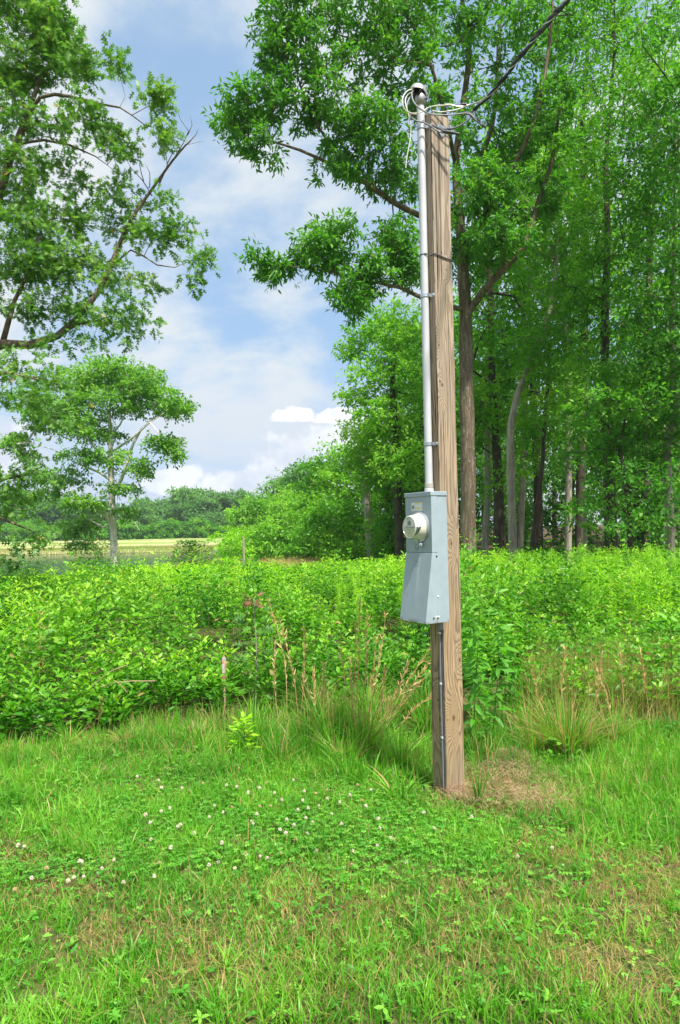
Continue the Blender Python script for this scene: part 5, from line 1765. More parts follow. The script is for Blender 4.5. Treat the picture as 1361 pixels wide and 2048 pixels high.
# --- thicket of leafy shoots
def shoots(pts, h, lsize, pairs, rg, tpl=T_OVAL, spread=1.0, lean=.15, droop=0.0):
    """opposite leaves up a stem; returns leaf arrays + stems"""
    N = len(pts)
    t = np.linspace(.27, 1, pairs)[None, :, None] * np.ones((N, 1, 1))
    t = t + rg.normal(size=t.shape) * .02
    ldir = rg.normal(size=(N, 1, 1, 2)) * lean
    phase = rg.random((N, 1)) * 6.283
    k = 4
    pos = np.zeros((N, pairs, k, 3))
    hh = h[:, None, None]
    tt = np.broadcast_to(t, (N, pairs, k))
    off = rg.uniform(.0, .14, (N, pairs, k)) * spread * (1.15 - tt)
    an = phase[:, :, None] + np.arange(pairs)[None, :, None] * 1.571 + np.arange(k)[None, None, :] * (2 * math.pi / k) + rg.normal(size=(N, pairs, k)) * .35
    pos[..., 0] = pts[:, None, None, 0] + ldir[..., 0] * hh * tt ** 1.5 + np.cos(an) * off
    pos[..., 1] = pts[:, None, None, 1] + ldir[..., 1] * hh * tt ** 1.5 + np.sin(an) * off
    pos[..., 2] = pts[:, None, None, 2] + hh * tt + off * .35
    d = np.stack([np.cos(an), np.sin(an), .35 + .5 * tt ** 3 - droop + rg.normal(size=an.shape) * .2], -1)
    n = rg.normal(size=d.shape) * .55
    n[..., 2] += 1
    sz = (lsize if np.isscalar(lsize) else lsize[:, None, None]) * (.6 + .6 * rg.random(an.shape)) * (1 - .35 * tt ** 4)
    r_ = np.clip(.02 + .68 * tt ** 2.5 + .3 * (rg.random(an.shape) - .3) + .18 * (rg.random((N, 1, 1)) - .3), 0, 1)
    return pos.reshape(-1, 3), d.reshape(-1, 3), n.reshape(-1, 3), sz.ravel(), r_.ravel()


def region(n, Y0, Y1, pxl, pxr, rg):
    y = rg.uniform(Y0, Y1, n * 3)
    xl = (np.interp(y, *pxl) - 680.5) / FPX * y if isinstance(pxl, tuple) else (pxl - 680.5) / FPX * y
    xr_ = (np.interp(y, *pxr) - 680.5) / FPX * y if isinstance(pxr, tuple) else (pxr - 680.5) / FPX * y
    w = xr_ - xl
    keep = rg.random(n * 3) < w / w.max()
    y, xl, xr_ = y[keep][:n], xl[keep][:n], xr_[keep][:n]
    x = xl + rg.random(len(y)) * (xr_ - xl)
    return np.stack([x, y, hgt(x, y)], 1)


def front_y(x, y):
    return front_base(x, y) + .28 * sn(x, np.zeros_like(x), 1.6)


def front_base(x, y):
    """nearest depth at which the thicket starts, by picture column"""
    px = 680.5 + x / y * FPX
    return np.interp(px, [-100, 0, 130, 300, 420, 520, 640, 800, 900, 1000, 1100, 1250, 1361, 1500], [5.4, 5.45, 5.5, 5.75, 6.0, 6.5, 7.0, 7.2, 6.6, 7.0, 7.6, 7.9, 7.6, 7.4])


rg = np.random.default_rng(303)
p = region(5600, 5.3, 17, -140, 1500, rg)
fy = front_y(p[:, 0], p[:, 1])
ok = p[:, 1] > fy
p, fy = p[ok], fy[ok]
into = smooth(0, 1.3, p[:, 1] - fy)
px_ = 680.5 + p[:, 0] / p[:, 1] * FPX
hmax = np.interp(px_, [-100, 0, 130, 300, 500, 700, 900, 1400], [1.0, 1.02, 1.08, 1.08, 1.0, .95, .98, .95])
# mounds: every shrub of the thicket has its own height and dome
mc = region(210, 5.3, 17.5, -140, 1500, rg)
mh = rg.uniform(.45, 1.32, len(mc))
mr = rg.uniform(.35, .8, len(mc))
dd = np.linalg.norm(p[:, None, :2] - mc[None, :, :2], axis=2) / mr[None]
dome = np.max(mh[None] * np.sqrt(np.clip(1 - (dd / 1.25) ** 2, 0, 1)), axis=1)
mi = np.argmin(dd, axis=1)
gap = dome < .38
keep = ~gap | (rg.random(len(p)) < .25)
p, into, hmax, dome, mi = p[keep], into[keep], hmax[keep], dome[keep], mi[keep]
h = (.34 + (hmax - .34) * into) * (.22 + .86 * dome) * (1 + .14 * sn(p[:, 0] + 4, p[:, 1], .55)) * rg.uniform(.88, 1.06, len(p))
h = h * np.interp(p[:, 1], [5, 8, 11, 17], [1.08, 1.05, .9, .82])
tall = rg.random(len(p)) < .05
h = np.where(tall, h * 1.3, h)
bright = rg.random(len(mc))[mi]
a1 = shoots(p, h, np.interp(p[:, 1], [5.5, 8, 12], [.098, .092, .086]), 9, rg, spread=1.5)
a1 = a1[:4] + (np.clip(a1[4] + (np.repeat(bright, len(a1[4]) // len(p)) - .5) * .7, 0, 1),)
# the near rim gets low leafy sprigs too
q = region(1500, 5.3, 8, -140, 1500, rg)
fy = front_y(q[:, 0], q[:, 1])
q = q[(q[:, 1] > fy - .12) & (q[:, 1] < fy + .6)]
qr = region(260, 5.7, 7.9, 1030, 1480, rg)
ql = region(120, 6.0, 7.2, 520, 860, rg)
q = np.concatenate([q, qr, ql])
a2 = shoots(q, rg.uniform(.2, .6, len(q)), .08, 6, rg, spread=1.2, lean=.3)
al = [np.concatenate([u, v]) for u, v in zip(a1, a2)]
dry = (rg.random(len(al[0])) < .012) * .9
msp = rg.random(len(mc))
sp_ = np.where(msp < .50, 0, np.where(msp < .78, 1, 2))[mi]
k1 = len(a1[0]) // len(p)
sp_ = np.concatenate([np.repeat(sp_, k1), rg.integers(0, 2, len(a2[0]) // 24).repeat(24)])
for q_, (tp_, mt_, ms_, lb_) in enumerate(((T_OVAL, M_BUSH, 1.0, 'dense thicket of bright green leafy shoots filling the ground between lawn and wood'),
                                           (T_LAN, M_BUSH2, 1.15, 'darker green long-leaved shoots mixed through the thicket'),
                                           (T_LONG, M_WEED, 1.25, 'pale yellow-green narrow-leaved shoots mixed through the thicket'))):
    w_ = sp_ == q_
    o = leaves('thicket', al[0][w_], al[1][w_], al[2][w_], al[3][w_] * ms_, tp_, mt_, rnd=al[4][w_], dry=dry[w_])
    tag(o, lb_, 'undergrowth', kind='stuff')
dm = rg.choice(len(p), 260)
ds_ = p[dm]
an = rg.random(len(ds_)) * 6.283
o = blades('dead_stems', ds_, h[dm] * rg.uniform(.7, 1.12, len(ds_)), rg.uniform(.004, .009, len(ds_)), np.stack([np.cos(an), np.sin(an)], 1) * rg.uniform(.05, .6, len(ds_))[:, None], M_STRAW, levels=4, rg=rg)
tag(o, 'scattered dead brown stems poking through the thicket', 'undergrowth', kind='stuff')
stv = MB()
Vs, Fs, n = [], [], 0
for c_, h_ in list(zip(p, h))[::2]:
    if c_[1] > 9: continue
    pts = np.array([[c_[0], c_[1], c_[2]], [c_[0] + rg.normal() * .03, c_[1] + rg.normal() * .03, c_[2] + h_ * .5], [c_[0] + rg.normal() * .06, c_[1] + rg.normal() * .06, c_[2] + h_ * .95]])
    V, F = tube_arrays(pts, np.array([.004, .003, .0015]), 3)
    Vs.append(V)
    Fs.append(F + n)
    n += len(V)
o = mesh_np('thicket_stems', np.concatenate(Vs), np.concatenate(Fs), M_STEM)
tag(o, 'thin green stems inside the leafy thicket', 'undergrowth', kind='stuff')

# far part of the thicket down towards the pond (coarser)
p = region(5200, 16, 40, -140, (np.array([16, 24, 40]), np.array([1000, 900, 820])), rg)
px_ = 680.5 + p[:, 0] / p[:, 1] * FPX
h = rg.uniform(.45, .8, len(p)) * (1 + .4 * sn(p[:, 0], p[:, 1], .35)) * np.interp(px_, [0, 120, 200, 400, 480, 900], [.45, .6, .8, .95, .95, .95])
a1 = shoots(p, h, .17, 7, rg, spread=2.4)
o = leaves('pondside_scrub', a1[0], a1[1], a1[2], a1[3], T_DIA, M_WEED, rnd=a1[4])
tag(o, 'green scrub running from the thicket back to the pond bank', 'undergrowth', kind='stuff')

# --- goldenrod-like weeds on the right: individuals
def weed_proto(seed, H, mat, lsz=.075, nleaf=95, tpl=T_LONG, arch=True, name='tall_weed', bare=.25, twist=2.4, droop=0.0):
    rg = np.random.default_rng(seed)
    root = empty(name, (0, 0, 0), '', 'weed')
    lean = rg.normal(size=2) * .07
    zz = np.linspace(0, H, 9)
    pts = np.stack([lean[0] * (zz / H) ** 2 * H, lean[1] * (zz / H) ** 2 * H, zz], 1)
    V, F = tube_arrays(pts, np.linspace(.0045, .0014, 9), 4)
    mesh_np('stem', V, F, M_STEM, root)
    t = np.linspace(bare, 1, nleaf)
    a = np.arange(nleaf) * twist + rg.normal(size=nleaf) * .3
    pos = np.stack([np.interp(t * H, zz, pts[:, 0]), np.interp(t * H, zz, pts[:, 1]), t * H], 1)
    d = np.stack([np.cos(a), np.sin(a), .45 - droop + .5 * t ** 3 + rg.normal(size=nleaf) * (.2 + .3 * droop)], 1)
    nn = rg.normal(size=(nleaf, 3)) * (.25 + .4 * droop) + [0, 0, 1]
    sz = lsz * (1.15 - .65 * t ** 3) * rg.uniform(.75, 1.2, nleaf)
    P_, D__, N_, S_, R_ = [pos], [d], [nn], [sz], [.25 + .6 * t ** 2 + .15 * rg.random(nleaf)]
    if arch:
        for i in range(7):                    # arching top sprays
            a_ = rg.random() * 6.283
            L = rg.uniform(.09, .2)
            s = np.linspace(0, 1, 14)
            z0 = H * rg.uniform(.8, .98)
            q = np.stack([pts[-2, 0] + np.cos(a_) * L * s, pts[-2, 1] + np.sin(a_) * L * s, z0 + .14 * s - .12 * s * s * (1 + rg.random())], 1)
            P_.append(q)
            D__.append(np.stack([np.cos(a_) + rg.normal(size=14) * .6, np.sin(a_) + rg.normal(size=14) * .6, rg.normal(size=14) * .5 + .1], 1))
            N_.append(rg.normal(size=(14, 3)) * .4 + [0, 0, 1])
            S_.append(np.full(14, lsz * .45))
            R_.append(rg.uniform(.6, 1, 14))
    leaves('foliage', np.concatenate(P_), np.concatenate(D__), np.concatenate(N_), np.concatenate(S_), tpl, mat, root, np.clip(np.concatenate(R_), 0, 1), rg=rg)
    return root


def place(proto, loc, rz, s, label, group, used, tilt=(0, 0), cat='weed'):
    if not used.get(proto.name):
        o = proto
        used[proto.name] = True
    else:
        o = proto.copy()
        COL.objects.link(o)
        for c_ in proto.children:
            k_ = c_.copy()
            COL.objects.link(k_)
            k_.parent = o
    o.location = loc
    o.rotation_euler = (tilt[0], tilt[1], rz)
    o.scale = (s, s, s)
    tag(o, label, cat, group)
    return o


used = {}
wp = [weed_proto(400 + i, 1.14, M_WEED, lsz=.09, nleaf=120) for i in range(4)]
LW = 'feathery bright green weed with an arching tip at the foot of the wood'
cnt = 0
rg = np.random.default_rng(404)
spots = []
tries = 0
while len(spots) < 296 and tries < 20000:
    tries += 1
    y = rg.uniform(8.6, 17.5)
    px = rg.uniform(640, 1400)
    if px < 820 and rg.random() < .45: continue
    x = (px - 680.5) / FPX * y
    if any((x - a) ** 2 + (y - b_) ** 2 < .12 ** 2 for a, b_ in spots): continue
    spots.append((x, y))
for i, (x, y) in enumerate(spots):
    px = 680.5 + x / y * FPX
    s = rg.uniform(.8, 1.17) * np.interp(y, [8.6, 12, 17.5], [.88, .93, .84]) * np.interp(px, [640, 850, 1000, 1400], [.88, .98, 1.0, .97])
    place(wp[i % 4], (x, y, float(hgt(x, y))), rg.random() * 6.28, s, LW, 'feathery weeds in front of the wood', used, tilt=(rg.normal() * .05, rg.normal() * .05))

# tall broad-leaved weeds right beside the post
tw_ = [weed_proto(420 + i, 1.25, M_TALLW, lsz=.12, nleaf=64, droop=.75, tpl=T_LAN, arch=False, bare=.12, twist=2.2) for i in range(3)]
lab = ['tall lance-leaved weed growing closest to the right side of the post', 'tall drooping-leaved weed behind the right edge of the post', 'tall lance-leaved weed second from the post, leaning right', 'tall leafy weed third from the post beside the dry grass tussock',
       'shorter lance-leaved weed at the foot of the tall ones right of the post', 'tall weed rising behind the meter box edge into the feathery stand', 'lance-leaved weed leaning over the tussock of long grass', 'tallest lance-leaved weed right of the post']
wl = [(945, 1500, 1.0), (958, 1440, 1.0), (985, 1470, .95), (1010, 1440, 1.0), (975, 1500, .62), (945, 1420, 1.08), (1035, 1450, .8), (968, 1430, 1.12)]
for i, (x, y, s) in enumerate(wl):
    g = GP(x, y)
    place(tw_[i % 3], (g[0], g[1], 0), rg.random() * 6.28, s, lab[i], 'tall lance-leaved weeds right of the post', used, tilt=(rg.normal() * .08, .06 + rg.normal() * .08))


# --- long grass, tussocks, dry stalks
def tussock(name, label, px, py, n, h, w, dryf, spread, leanmax, seed, cat='grass tuft', group=None, bias=(0, 0), mat=None, lev=5):
    rg = np.random.default_rng(seed)
    g = GP(px, py)
    g[2] = float(hgt(g[0], g[1]))
    an = rg.random(n) * 6.283
    r_ = np.sqrt(rg.random(n)) * spread
    q = np.stack([g[0] + np.cos(an) * r_, g[1] + np.sin(an) * r_, np.full(n, g[2])], 1)
    ln = rg.random(n) ** .8 * leanmax
    lean = np.stack([np.cos(an), np.sin(an)], 1) * ln[:, None] + np.array(bias)
    o = blades(name, q, rg.uniform(.45, 1, n) * h, rg.uniform(.6, 1.2, n) * w, lean, mat or M_GRASS, levels=lev, bend=1.2, dry=(rg.random(n) < dryf) * rg.uniform(.6, 1, n), base=g, rg=rg)
    o.location = g
    return tag(o, label, cat, group)


tussock('grass_tussock', 'big fountain-shaped tussock of long grass, straw-brown at its heart, right of the post', 1135, 1485, 520, .60, .009, .5, .17, 1.1, 501)
tussock('grass_tussock', 'tuft of wide pale green blades spraying at the left foot of the post', 800, 1590, 46, .34, .014, .03, .06, 1.5, 502)
tussock('grass_tussock', 'short tuft of wide grass blades a hand left of the post foot', 735, 1560, 50, .30, .011, .05, .08, 1.4, 503)
tussock('grass_tussock', 'upright narrow grass clump directly in front of the right post edge', 958, 1600, 26, .40, .008, .1, .02, .35, 504)
tussock('grass_tussock', 'reddish dry-tipped grass tuft below the flagged stake', 440, 1465, 90, .30, .006, .55, .1, 1.0, 505)
tussock('grass_tussock', 'arching green tuft of broad blades at the thicket foot left of centre', 300, 1500, 60, .26, .009, .08, .08, 1.3, 506)
tussock('grass_tussock', 'tuft of long green blades under the dry stalks near the middle', 610, 1510, 160, .42, .006, .15, .14, 1.0, 507)
tussock('grass_tussock', 'tuft of long green blades between the dry stalks and the post', 740, 1490, 200, .48, .006, .2, .16, 1.0, 508)
tussock('grass_tussock', 'loose green tuft left of the dry stalks', 530, 1490, 120, .40, .006, .15, .12, 1.1, 509)
tussock('grass_tussock', 'grass tuft with bluish wide blades in front of the dry stalks', 690, 1545, 90, .32, .009, .05, .1, 1.2, 510)
rg = np.random.default_rng(515)
TL = 'arching tuft of mixed green and tan grass at the foot of the thicket'
for i in range(46):
    if i < 28: x_, y_ = rg.uniform(500, 860), rg.uniform(1420, 1530)
    elif i < 40: x_, y_ = rg.uniform(1040, 1370), rg.uniform(1370, 1500)
    else: x_, y_ = rg.uniform(20, 480), rg.uniform(1478, 1515)
    tussock('grass_tussock', TL, x_, y_, int(rg.integers(60, 120)), float(rg.uniform(.34, .62)) * (.5 if i >= 40 else 1), float(rg.uniform(.007, .012)), float(rg.uniform(.1, .45)) * (1.5 if i >= 28 and i < 40 else 1), .07, 1.2, 5150 + i, group='arching grass tufts along the thicket')
rg = np.random.default_rng(520)
parts = []


def band(n, x0, x1, y0, y1, h0, h1, w, dryf, lm=.8):
    p = pix_rand(n, x0, x1, y0, y1, rg)
    an = rg.random(len(p)) * 6.283
    ln = rg.random(len(p)) * lm
    return blades('', p, rg.uniform(h0, h1, len(p)), rg.uniform(.6, 1.2, len(p)) * w, np.stack([np.cos(an), np.sin(an)], 1) * ln[:, None], None, levels=4, bend=1.1,
                  dry=(rg.random(len(p)) < dryf) * rg.uniform(.6, 1, len(p)), rg=rg, obj=False)


parts = [band(900, 480, 870, 1400, 1530, .12, .36, .0055, .15), band(1400, 400, 880, 1490, 1570, .08, .26, .006, .12), band(1500, 1030, 1400, 1380, 1480, .12, .36, .0045, .4, .9), band(5200, 1050, 1440, 1345, 1440, .26, .58, .0055, .85, .8), band(1300, 240, 600, 1425, 1492, .08, .24, .006, .2, .9),
         band(1500, -60, 480, 1455, 1530, .06, .2, .006, .2), band(1400, 1150, 1420, 1460, 1590, .08, .24, .006, .15), band(700, 930, 1060, 1420, 1540, .12, .4, .006, .2), band(900, 1060, 1400, 1500, 1640, .06, .18, .005, .1)]
V, F, A = join_arrays(parts)
tag(mesh_np('tall_grass', V, F, M_GRASS, None, A), 'unmown tall grass along the foot of the thicket, browning on the right', 'grass', kind='stuff')

# straw heap right of the post foot
n = 5600
cc = [(GP(1010, 1560), .30, .07), (GP(930, 1590), .16, .035), (GP(1060, 1600), .22, .03), (GP(1025, 1520), .12, .08)]
P_ = []
for g, r_, hh in cc:
    m = int(n * r_ / .8)
    q = rg.normal(size=(m, 2)) * r_ * .55
    z = hh * np.exp(-(q ** 2).sum(1) / (r_ * r_)) * rg.random(m) + .01
    P_.append(np.stack([g[0] + q[:, 0], g[1] + q[:, 1], z], 1))
p = np.concatenate(P_)
an = rg.random(len(p)) * 6.283
o = blades('straw', p, rg.uniform(.02, .07, len(p)), rg.uniform(.0014, .003, len(p)), np.stack([np.cos(an), np.sin(an)], 1) * rg.uniform(1.5, 6, len(p))[:, None], M_STRAW2, rg=rg, rnd=rg.random(len(p)))
tag(o, 'brown heap of dead straw lying against the right foot of the post', 'straw', kind='stuff')


for i, (x_, y_) in enumerate(((985, 1560), (1040, 1600), (930, 1625), (1090, 1560), (880, 1600))):
    tussock('grass_tussock', 'sparse green sprout of grass coming up through the dead straw by the post', x_, y_, 16, .16, .006, .1, .03, 1.1, 560 + i, group='grass sprouts in the straw')
# dry seed stalks
def stalk(label, foot, tip, curve, seed, heads=40, name='dry_grass_stalk', group='dry grass stalks', rad=.0034):
    rg = np.random.default_rng(seed)
    g = GP(*foot)
    t = P(*tip, g[1] + rg.uniform(-.1, .1))
    m = (g + t) / 2 + np.array([curve, 0, .03])
    c = catmull([(*g, 1), (*m, 1), (*t, 1)], .03)[:, :3]
    root = empty(name, tuple(g), label, 'dry grass', group)
    V, F = tube_arrays(c - g, np.linspace(rad, rad * .5, len(c)), 4)
    mesh_np('stem', V, F, M_STRAW, root, {'rnd': np.full(len(V), rg.uniform(.2, .8)), 'dry': np.zeros(len(V))})
    k_ = heads
    idx = rg.integers(int(len(c) * .42), len(c), k_)
    tt = nrm(np.gradient(c, axis=0))[idx]
    leaves('seed_head', c[idx], tt + rg.normal(size=(k_, 3)) * .32, rg.normal(size=(k_, 3)), rg.uniform(.03, .065, k_), T_LONG, M_STRAW, root, rnd=rg.random(k_), base=g, rg=rg)
    return root


ST = [((600, 1480), (560, 1240), .03, 'thin golden stalk between the leftmost pale stalk and the upright tan one'), ((700, 1485), (712, 1250), .01, 'rust-brown stalk just left of the tallest one'),
      ((716, 1495), (700, 1320), -.01, 'short rust-brown stalk crossing the foot of the tallest one'), ((735, 1480), (752, 1280), .01, 'thin rust-brown stalk between the leaning ones'), ((752, 1480), (815, 1330), .02, 'golden stalk leaning half way towards the post'), ((740, 1490), (800, 1370), .02, 'short golden stalk leaning low towards the post'),
      ((1120, 1440), (1130, 1300), .0, 'thin dry stalk rising behind the big tussock'), ((1250, 1440), (1240, 1300), .0, 'upright dry stalk in the middle of the brown grass on the right'), ((575, 1470), (540, 1205), .05, 'tall pale dry stalk leaning left, leftmost of the dry stalks near the middle'), ((560, 1470), (550, 1290), -.02, 'thin pale dry stalk beside the leftmost one'), ((598, 1470), (608, 1262), .02, 'single upright tan stalk left of centre'),
      ((632, 1475), (627, 1340), .0, 'short grey-tan stalk in the middle of the tuft'), ((650, 1450), (648, 1330), .0, 'short straight pale stalk right of the grey-tan one'), ((690, 1480), (683, 1305), .02, 'upright golden stalk in front of the thicket'),
      ((705, 1490), (720, 1200), .02, 'tallest rust-brown stalk near the middle'), ((712, 1490), (735, 1225), .03, 'rust-brown stalk touching the tallest one'), ((722, 1480), (772, 1230), .03, 'rust-brown stalk leaning right behind the tallest one'), ((745, 1490), (770, 1340), .02, 'short golden stalk leaning right'),
      ((758, 1470), (858, 1300), .0, 'golden arching stalk with its tip touching the post, upper one'), ((765, 1470), (860, 1322), .0, 'golden arching stalk with its tip touching the post, middle one'), ((770, 1460), (858, 1346), .0, 'golden arching stalk with its tip touching the post, lower one'), ((780, 1480), (860, 1392), .0, 'thin bare straw leaning onto the post low down'),
      ((78, 1430), (82, 1230), .0, 'upright straw stalk at the far left of the thicket'), ((76, 1400), (92, 1260), .01, 'second straw stalk at the far left, touching the first'), ((105, 1360), (130, 1210), .01, 'tall thin pale stalk second group from the left'), ((108, 1370), (134, 1240), .02, 'pale stalk just right of the tall thin pale one'),
      ((15, 1400), (55, 1260), .0, 'slanting bare straw at the left edge'), ((195, 1465), (205, 1400), .0, 'short broken straw at the thicket foot left'), ((1230, 1480), (1190, 1330), .02, 'dry stalk over the brown grass on the right, leaning left'), ((1180, 1450), (1205, 1310), .02, 'dry stalk over the brown grass on the right, leaning right'),
      ((1300, 1440), (1280, 1300), .0, 'dry stalk farthest right in the brown grass'), ((1080, 1440), (1062, 1320), .0, 'dry stalk left of the big tussock')]
for i, (f_, t_, c_, l_) in enumerate(ST):
    stalk(l_, f_, t_, c_, 600 + i, heads=60 if 'bare' in l_ or 'broken' in l_ else 60)
# broken dry canes lying across the left thicket
for i, (a_, b_, l_) in enumerate((((180, 1380), (310, 1362), 'broken tan cane lying level across the left thicket, upper one'), ((185, 1372), (255, 1330), 'broken tan cane slanting up from the level one'), ((255, 1385), (215, 1358), 'short broken tan cane below the level one'))):
    A_ = P(*a_, 5.75)
    B_ = P(*b_, 5.7)
    m_ = (A_ + B_) / 2 + [0, 0, .03]
    o = MB().tube(catmull([(*A_, 1), (*m_, 1), (*B_, 1)], .04)[:, :3] - A_, .004, 5).build('dry_cane', M_STAKE, smooth_=True)
    o.location = A_
    tag(o, l_, 'dry cane', 'broken dry canes in the left thicket')

# flagged stake
g = GP(450, 1425)
zt_ = P(449, 1312, g[1])[2]
sk_ = empty('flagged_stake', tuple(g), 'thin survey stake with faded pink and white ribbon in the left thicket', 'stake')
MB().box((-.008, -.005, -.05), (.008, .005, zt_)).build('stake', M_STAKE, sk_, bevel=.001)
zr = P(449, 1322, g[1])[2]
V = []
for i in range(10):
    t = i / 9
    V += [(-.018 + .006 * math.sin(t * 6), -.009 - .006 * math.sin(t * 5), zr - .24 * t), (.018 + .006 * math.sin(t * 5 + 1), -.009 - .010 * math.sin(t * 4 + 1), zr - .24 * t)]
rb_ = MB().add(V, [(2 * i, 2 * i + 1, 2 * i + 3, 2 * i + 2) for i in range(9)]).build('ribbon', M_PINK, sk_, smooth_=True)
rb_.modifiers.new('solid', 'SOLIDIFY').thickness = .001
rb2 = MB().box((-.017, -.011, zr - .02), (.017, .011, zr + .03)).build('ribbon_knot', simple_mat('faded_white_ribbon', (.42, .38, .36), .6, .2), sk_, bevel=.003)
rb3 = MB().box((-.014, -.017, zr - .11), (.012, -.0135, zr - .02)).build('ribbon_tail', simple_mat('white_ribbon_tail', (.50, .44, .42), .6, .2), sk_)


# bright seedling, oak sapling with brown leaves, mallow-like plant at right edge
def bushlet(name, label, px, py, H, lsz, n, mat, seed, tpl=T_OVAL, cat='plant', dry=0., wid=.1, depth=None, r=(0.3, 1.0)):
    rg = np.random.default_rng(seed)
    g = GP(px, py)
    if depth: g = np.array([(px - 680.5) / FPX * depth, depth, 0.])
    g[2] = float(hgt(g[0], g[1]))
    root = empty(name, tuple(g), label, cat)
    t = rg.uniform(.15, 1, n)
    a = rg.random(n) * 6.283
    rad = rg.random(n) * wid * (1.2 - t * .8)
    pos = np.stack([np.cos(a) * rad, np.sin(a) * rad, t * H], 1)
    d = np.stack([np.cos(a), np.sin(a), rg.uniform(-.1, .9, n)], 1)
    nn = rg.normal(size=(n, 3)) * .35 + [0, -.2, 1]
    st_ = MB().tube([(0, 0, 0), (.008, 0, H * .5), (0, 0, H * .97)], [.005, .004, .002], 5)
    for i in range(5):
        a_ = rg.random() * 6.283
        z0 = rg.uniform(.2, .7) * H
        st_.tube([(0, 0, z0), (math.cos(a_) * wid * .5, math.sin(a_) * wid * .5, z0 + .12 * H), (math.cos(a_) * wid, math.sin(a_) * wid, z0 + .2 * H)], [.003, .002, .001], 4)
    st_.build('stem', M_STEM, root)
    leaves('foliage', pos, d, nn, lsz * rg.uniform(.7, 1.2, n), tpl, mat, root, rnd=rg.uniform(r[0], r[1], n), dry=(rg.random(n) < dry) * .9, rg=rg)
    return root


bushlet('seedling', 'bright yellow-green seedling at the lawn edge left of the dry stalks', 488, 1510, .26, .06, 90, M_WEED, 701, wid=.09, r=(.7, 1))
bushlet('oak_sapling', 'young oak sapling with brown tip leaves rising above the thicket left of centre', 500, 1440, 0, .0, 1, M_LOAK, 702) if False else None
g = np.array([(505 - 680.5) / FPX * 6.3, 6.3, 0.])
Hs = P(507, 1192, 6.3)[2]
osap = empty('oak_sapling', tuple(g), 'young oak sapling with reddish-brown tip leaves rising in the thicket left of centre', 'sapling')
MB().tube([(0, 0, 0), (.02, 0, Hs * .5), (.0, 0, Hs)], [.008, .006, .003], 6).build('stem', M_TWIG, osap, smooth_=True)
rg = np.random.default_rng(703)
n = 16
a = rg.random(n) * 6.283
leaves('brown_leaves', np.stack([np.cos(a) * .03, np.sin(a) * .03, Hs - rg.random(n) * .09], 1), np.stack([np.cos(a), np.sin(a), rg.uniform(-.4, .5, n)], 1), rg.normal(size=(n, 3)) + [0, -1, .5], rg.uniform(.07, .11, n), T_LOBE, leaf_mat('brown_oak_leaf', (.16, .06, .03), (.26, .13, .07), (.40, .26, .16), .25), osap, rg=rg)
n = 26
a = rg.random(n) * 6.283
leaves('green_leaves', np.stack([np.cos(a) * .08, np.sin(a) * .08 - .02, rg.uniform(.40, .9, n) * Hs], 1), np.stack([np.cos(a), np.sin(a), rg.uniform(-.3, .4, n)], 1), rg.normal(size=(n, 3)) * .5 + [0, -.8, .6], rg.uniform(.10, .16, n), T_LOBE, leaf_mat('bluish_oak_leaf', (.04, .13, .02), (.08, .22, .03), (.16, .34, .06), .35), osap, rg=rg)
bushlet('broad_leaved_weed', 'broad-leaved plant with large soft green leaves at the right edge before the thicket', 1345, 1400, .75, .17, 34, M_CLOV, 704, tpl=T_OVAL, wid=.16, cat='weed')
bushlet('broad_leaved_weed', 'low bluish broad-leaved weed in front of the big tussock', 1125, 1500, .14, .09, 16, M_CLOV, 705, tpl=T_OVAL, wid=.1, cat='weed')
bushlet('tall_sprig', 'tall sprig of large leaves rising out of the thicket before the meadow', 318, 1300, 1.28, .085, 60, M_WEED, 706, tpl=T_LAN, wid=.14, depth=8.6, cat='plant', r=(.3, .9))
bushlet('arching_sprig', 'feathery sprig at the left end of the thicket in front of the pond', 110, 1300, 1.25, .06, 160, M_WEED, 707, tpl=T_LONG, wid=.22, depth=9.5, cat='plant', r=(.4, 1))
bushlet('dark_shrub', 'low olive-brown shrub standing above the thicket before the lone pale tree', 190, 1200, 1.55, .07, 1500, M_LOAK, 708, tpl=T_DIA, wid=1.1, depth=15, cat='shrub', dry=.12)
bushlet('dark_shrub', 'dense dark green shrub between the lone pale tree and the yellow-green young tree', 385, 1160, 1.75, .1, 2200, M_OAK, 709, tpl=T_DIA, wid=1.3, depth=24, cat='shrub')

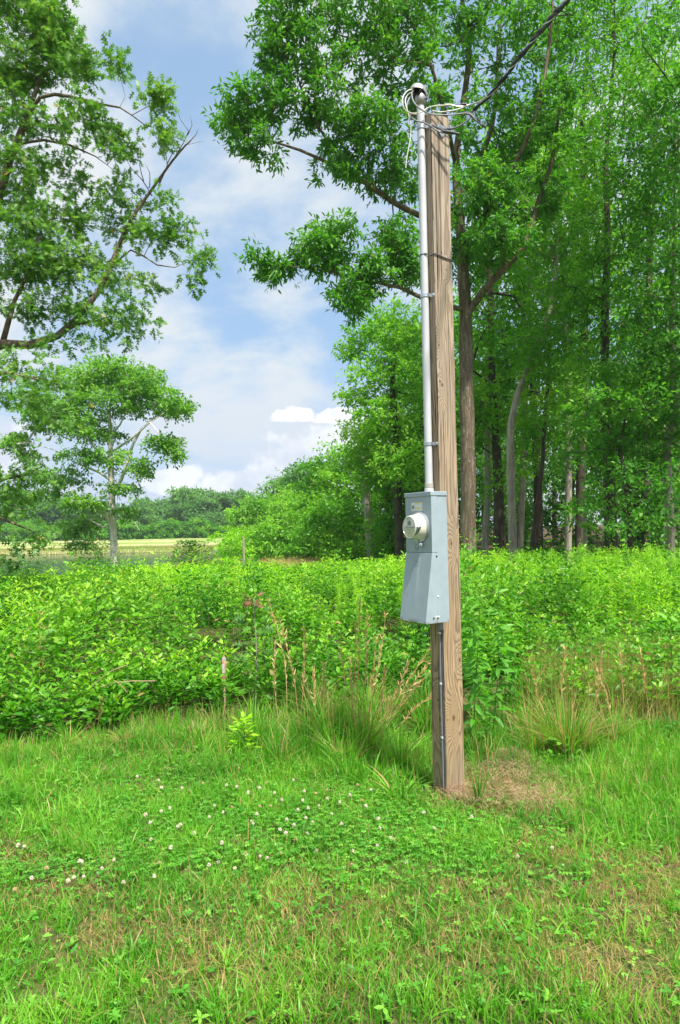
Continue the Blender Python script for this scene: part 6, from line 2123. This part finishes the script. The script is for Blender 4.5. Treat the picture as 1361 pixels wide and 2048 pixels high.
# meadow reeds along the far shore and the tan grass patch by the wood edge
rg = np.random.default_rng(801)
n = 26000
x = rg.uniform(-75, -8, n)
y = rg.uniform(101, 122, n) + 1.5 * np.sin(x * .3)
pts = np.stack([x, y, hgt(x, y)], 1)
pts = pts[pts[:, 2] > WATER_Z - .3]
h = rg.uniform(.35, .9, len(pts)) * np.where(pts[:, 1] < 109, 1.1, .5)
o = blades('reeds', pts, h, rg.uniform(.03, .07, len(pts)), rg.normal(size=(len(pts), 2)) * .2, M_MEAD, levels=2, rg=rg, rnd=np.where(pts[:, 1] < 110, rg.uniform(.6, 1, len(pts)), rg.uniform(0, .5, len(pts))))
tag(o, 'tan reeds and rough grass along the far shore of the pond', 'reeds', kind='stuff')
n = 5000
y = rg.uniform(30, 44, n)
x = (rg.uniform(520, 640, n) - 680.5) / FPX * y
pts = np.stack([x, y, hgt(x, y)], 1)
o = blades('dry_meadow_grass', pts, rg.uniform(.7, 1.15, n), rg.uniform(.012, .03, n), rg.normal(size=(n, 2)) * .2, M_STRAW, levels=2, rg=rg)
tag(o, 'patch of tan dry grass at the foot of the receding wood edge', 'grass', kind='stuff')

# leaf litter floor shrubs inside the wood
rg = np.random.default_rng(901)
p = region(700, 19, 36, (np.array([17.5, 32]), np.array([900, 860])), 1480, rg)
h = rg.uniform(.2, .75, len(p)) * (1 + .5 * sn(p[:, 0], p[:, 1], .4))
a1 = shoots(p, h, .15, 5, rg, spread=2.2)
o = leaves('wood_undergrowth', a1[0], a1[1], a1[2], a1[3], T_DIA, M_ROAK, rnd=a1[4])
tag(o, 'dark leafy undergrowth on the floor of the wood', 'undergrowth', kind='stuff')

hm = bpy.data.materials.new('haze_air')
hm.use_nodes = True
hm.node_tree.nodes.clear()
hb = NB(hm.node_tree)
ho_ = hb.n('ShaderNodeOutputMaterial')
pv = hb.n('ShaderNodeVolumePrincipled')
pv.inputs['Color'].default_value = (.86, .93, 1.0, 1)
pv.inputs['Density'].default_value = .00028
pv.inputs['Anisotropy'].default_value = .2
hm.node_tree.links.new(pv.outputs[0], ho_.inputs['Volume'])
hz_ = MB().box((-420, -60, -4.3), (420, 420, 40)).build('haze', hm)
tag(hz_, 'thin pale summer haze in the air over the meadow', 'haze', kind='stuff')

tot = sum(len(o.data.polygons) for o in bpy.data.objects if o.type == 'MESH' and o.data.users == 1)
print('unique polys', sum(len(m.polygons) for m in bpy.data.meshes), 'objects', len(bpy.data.objects))
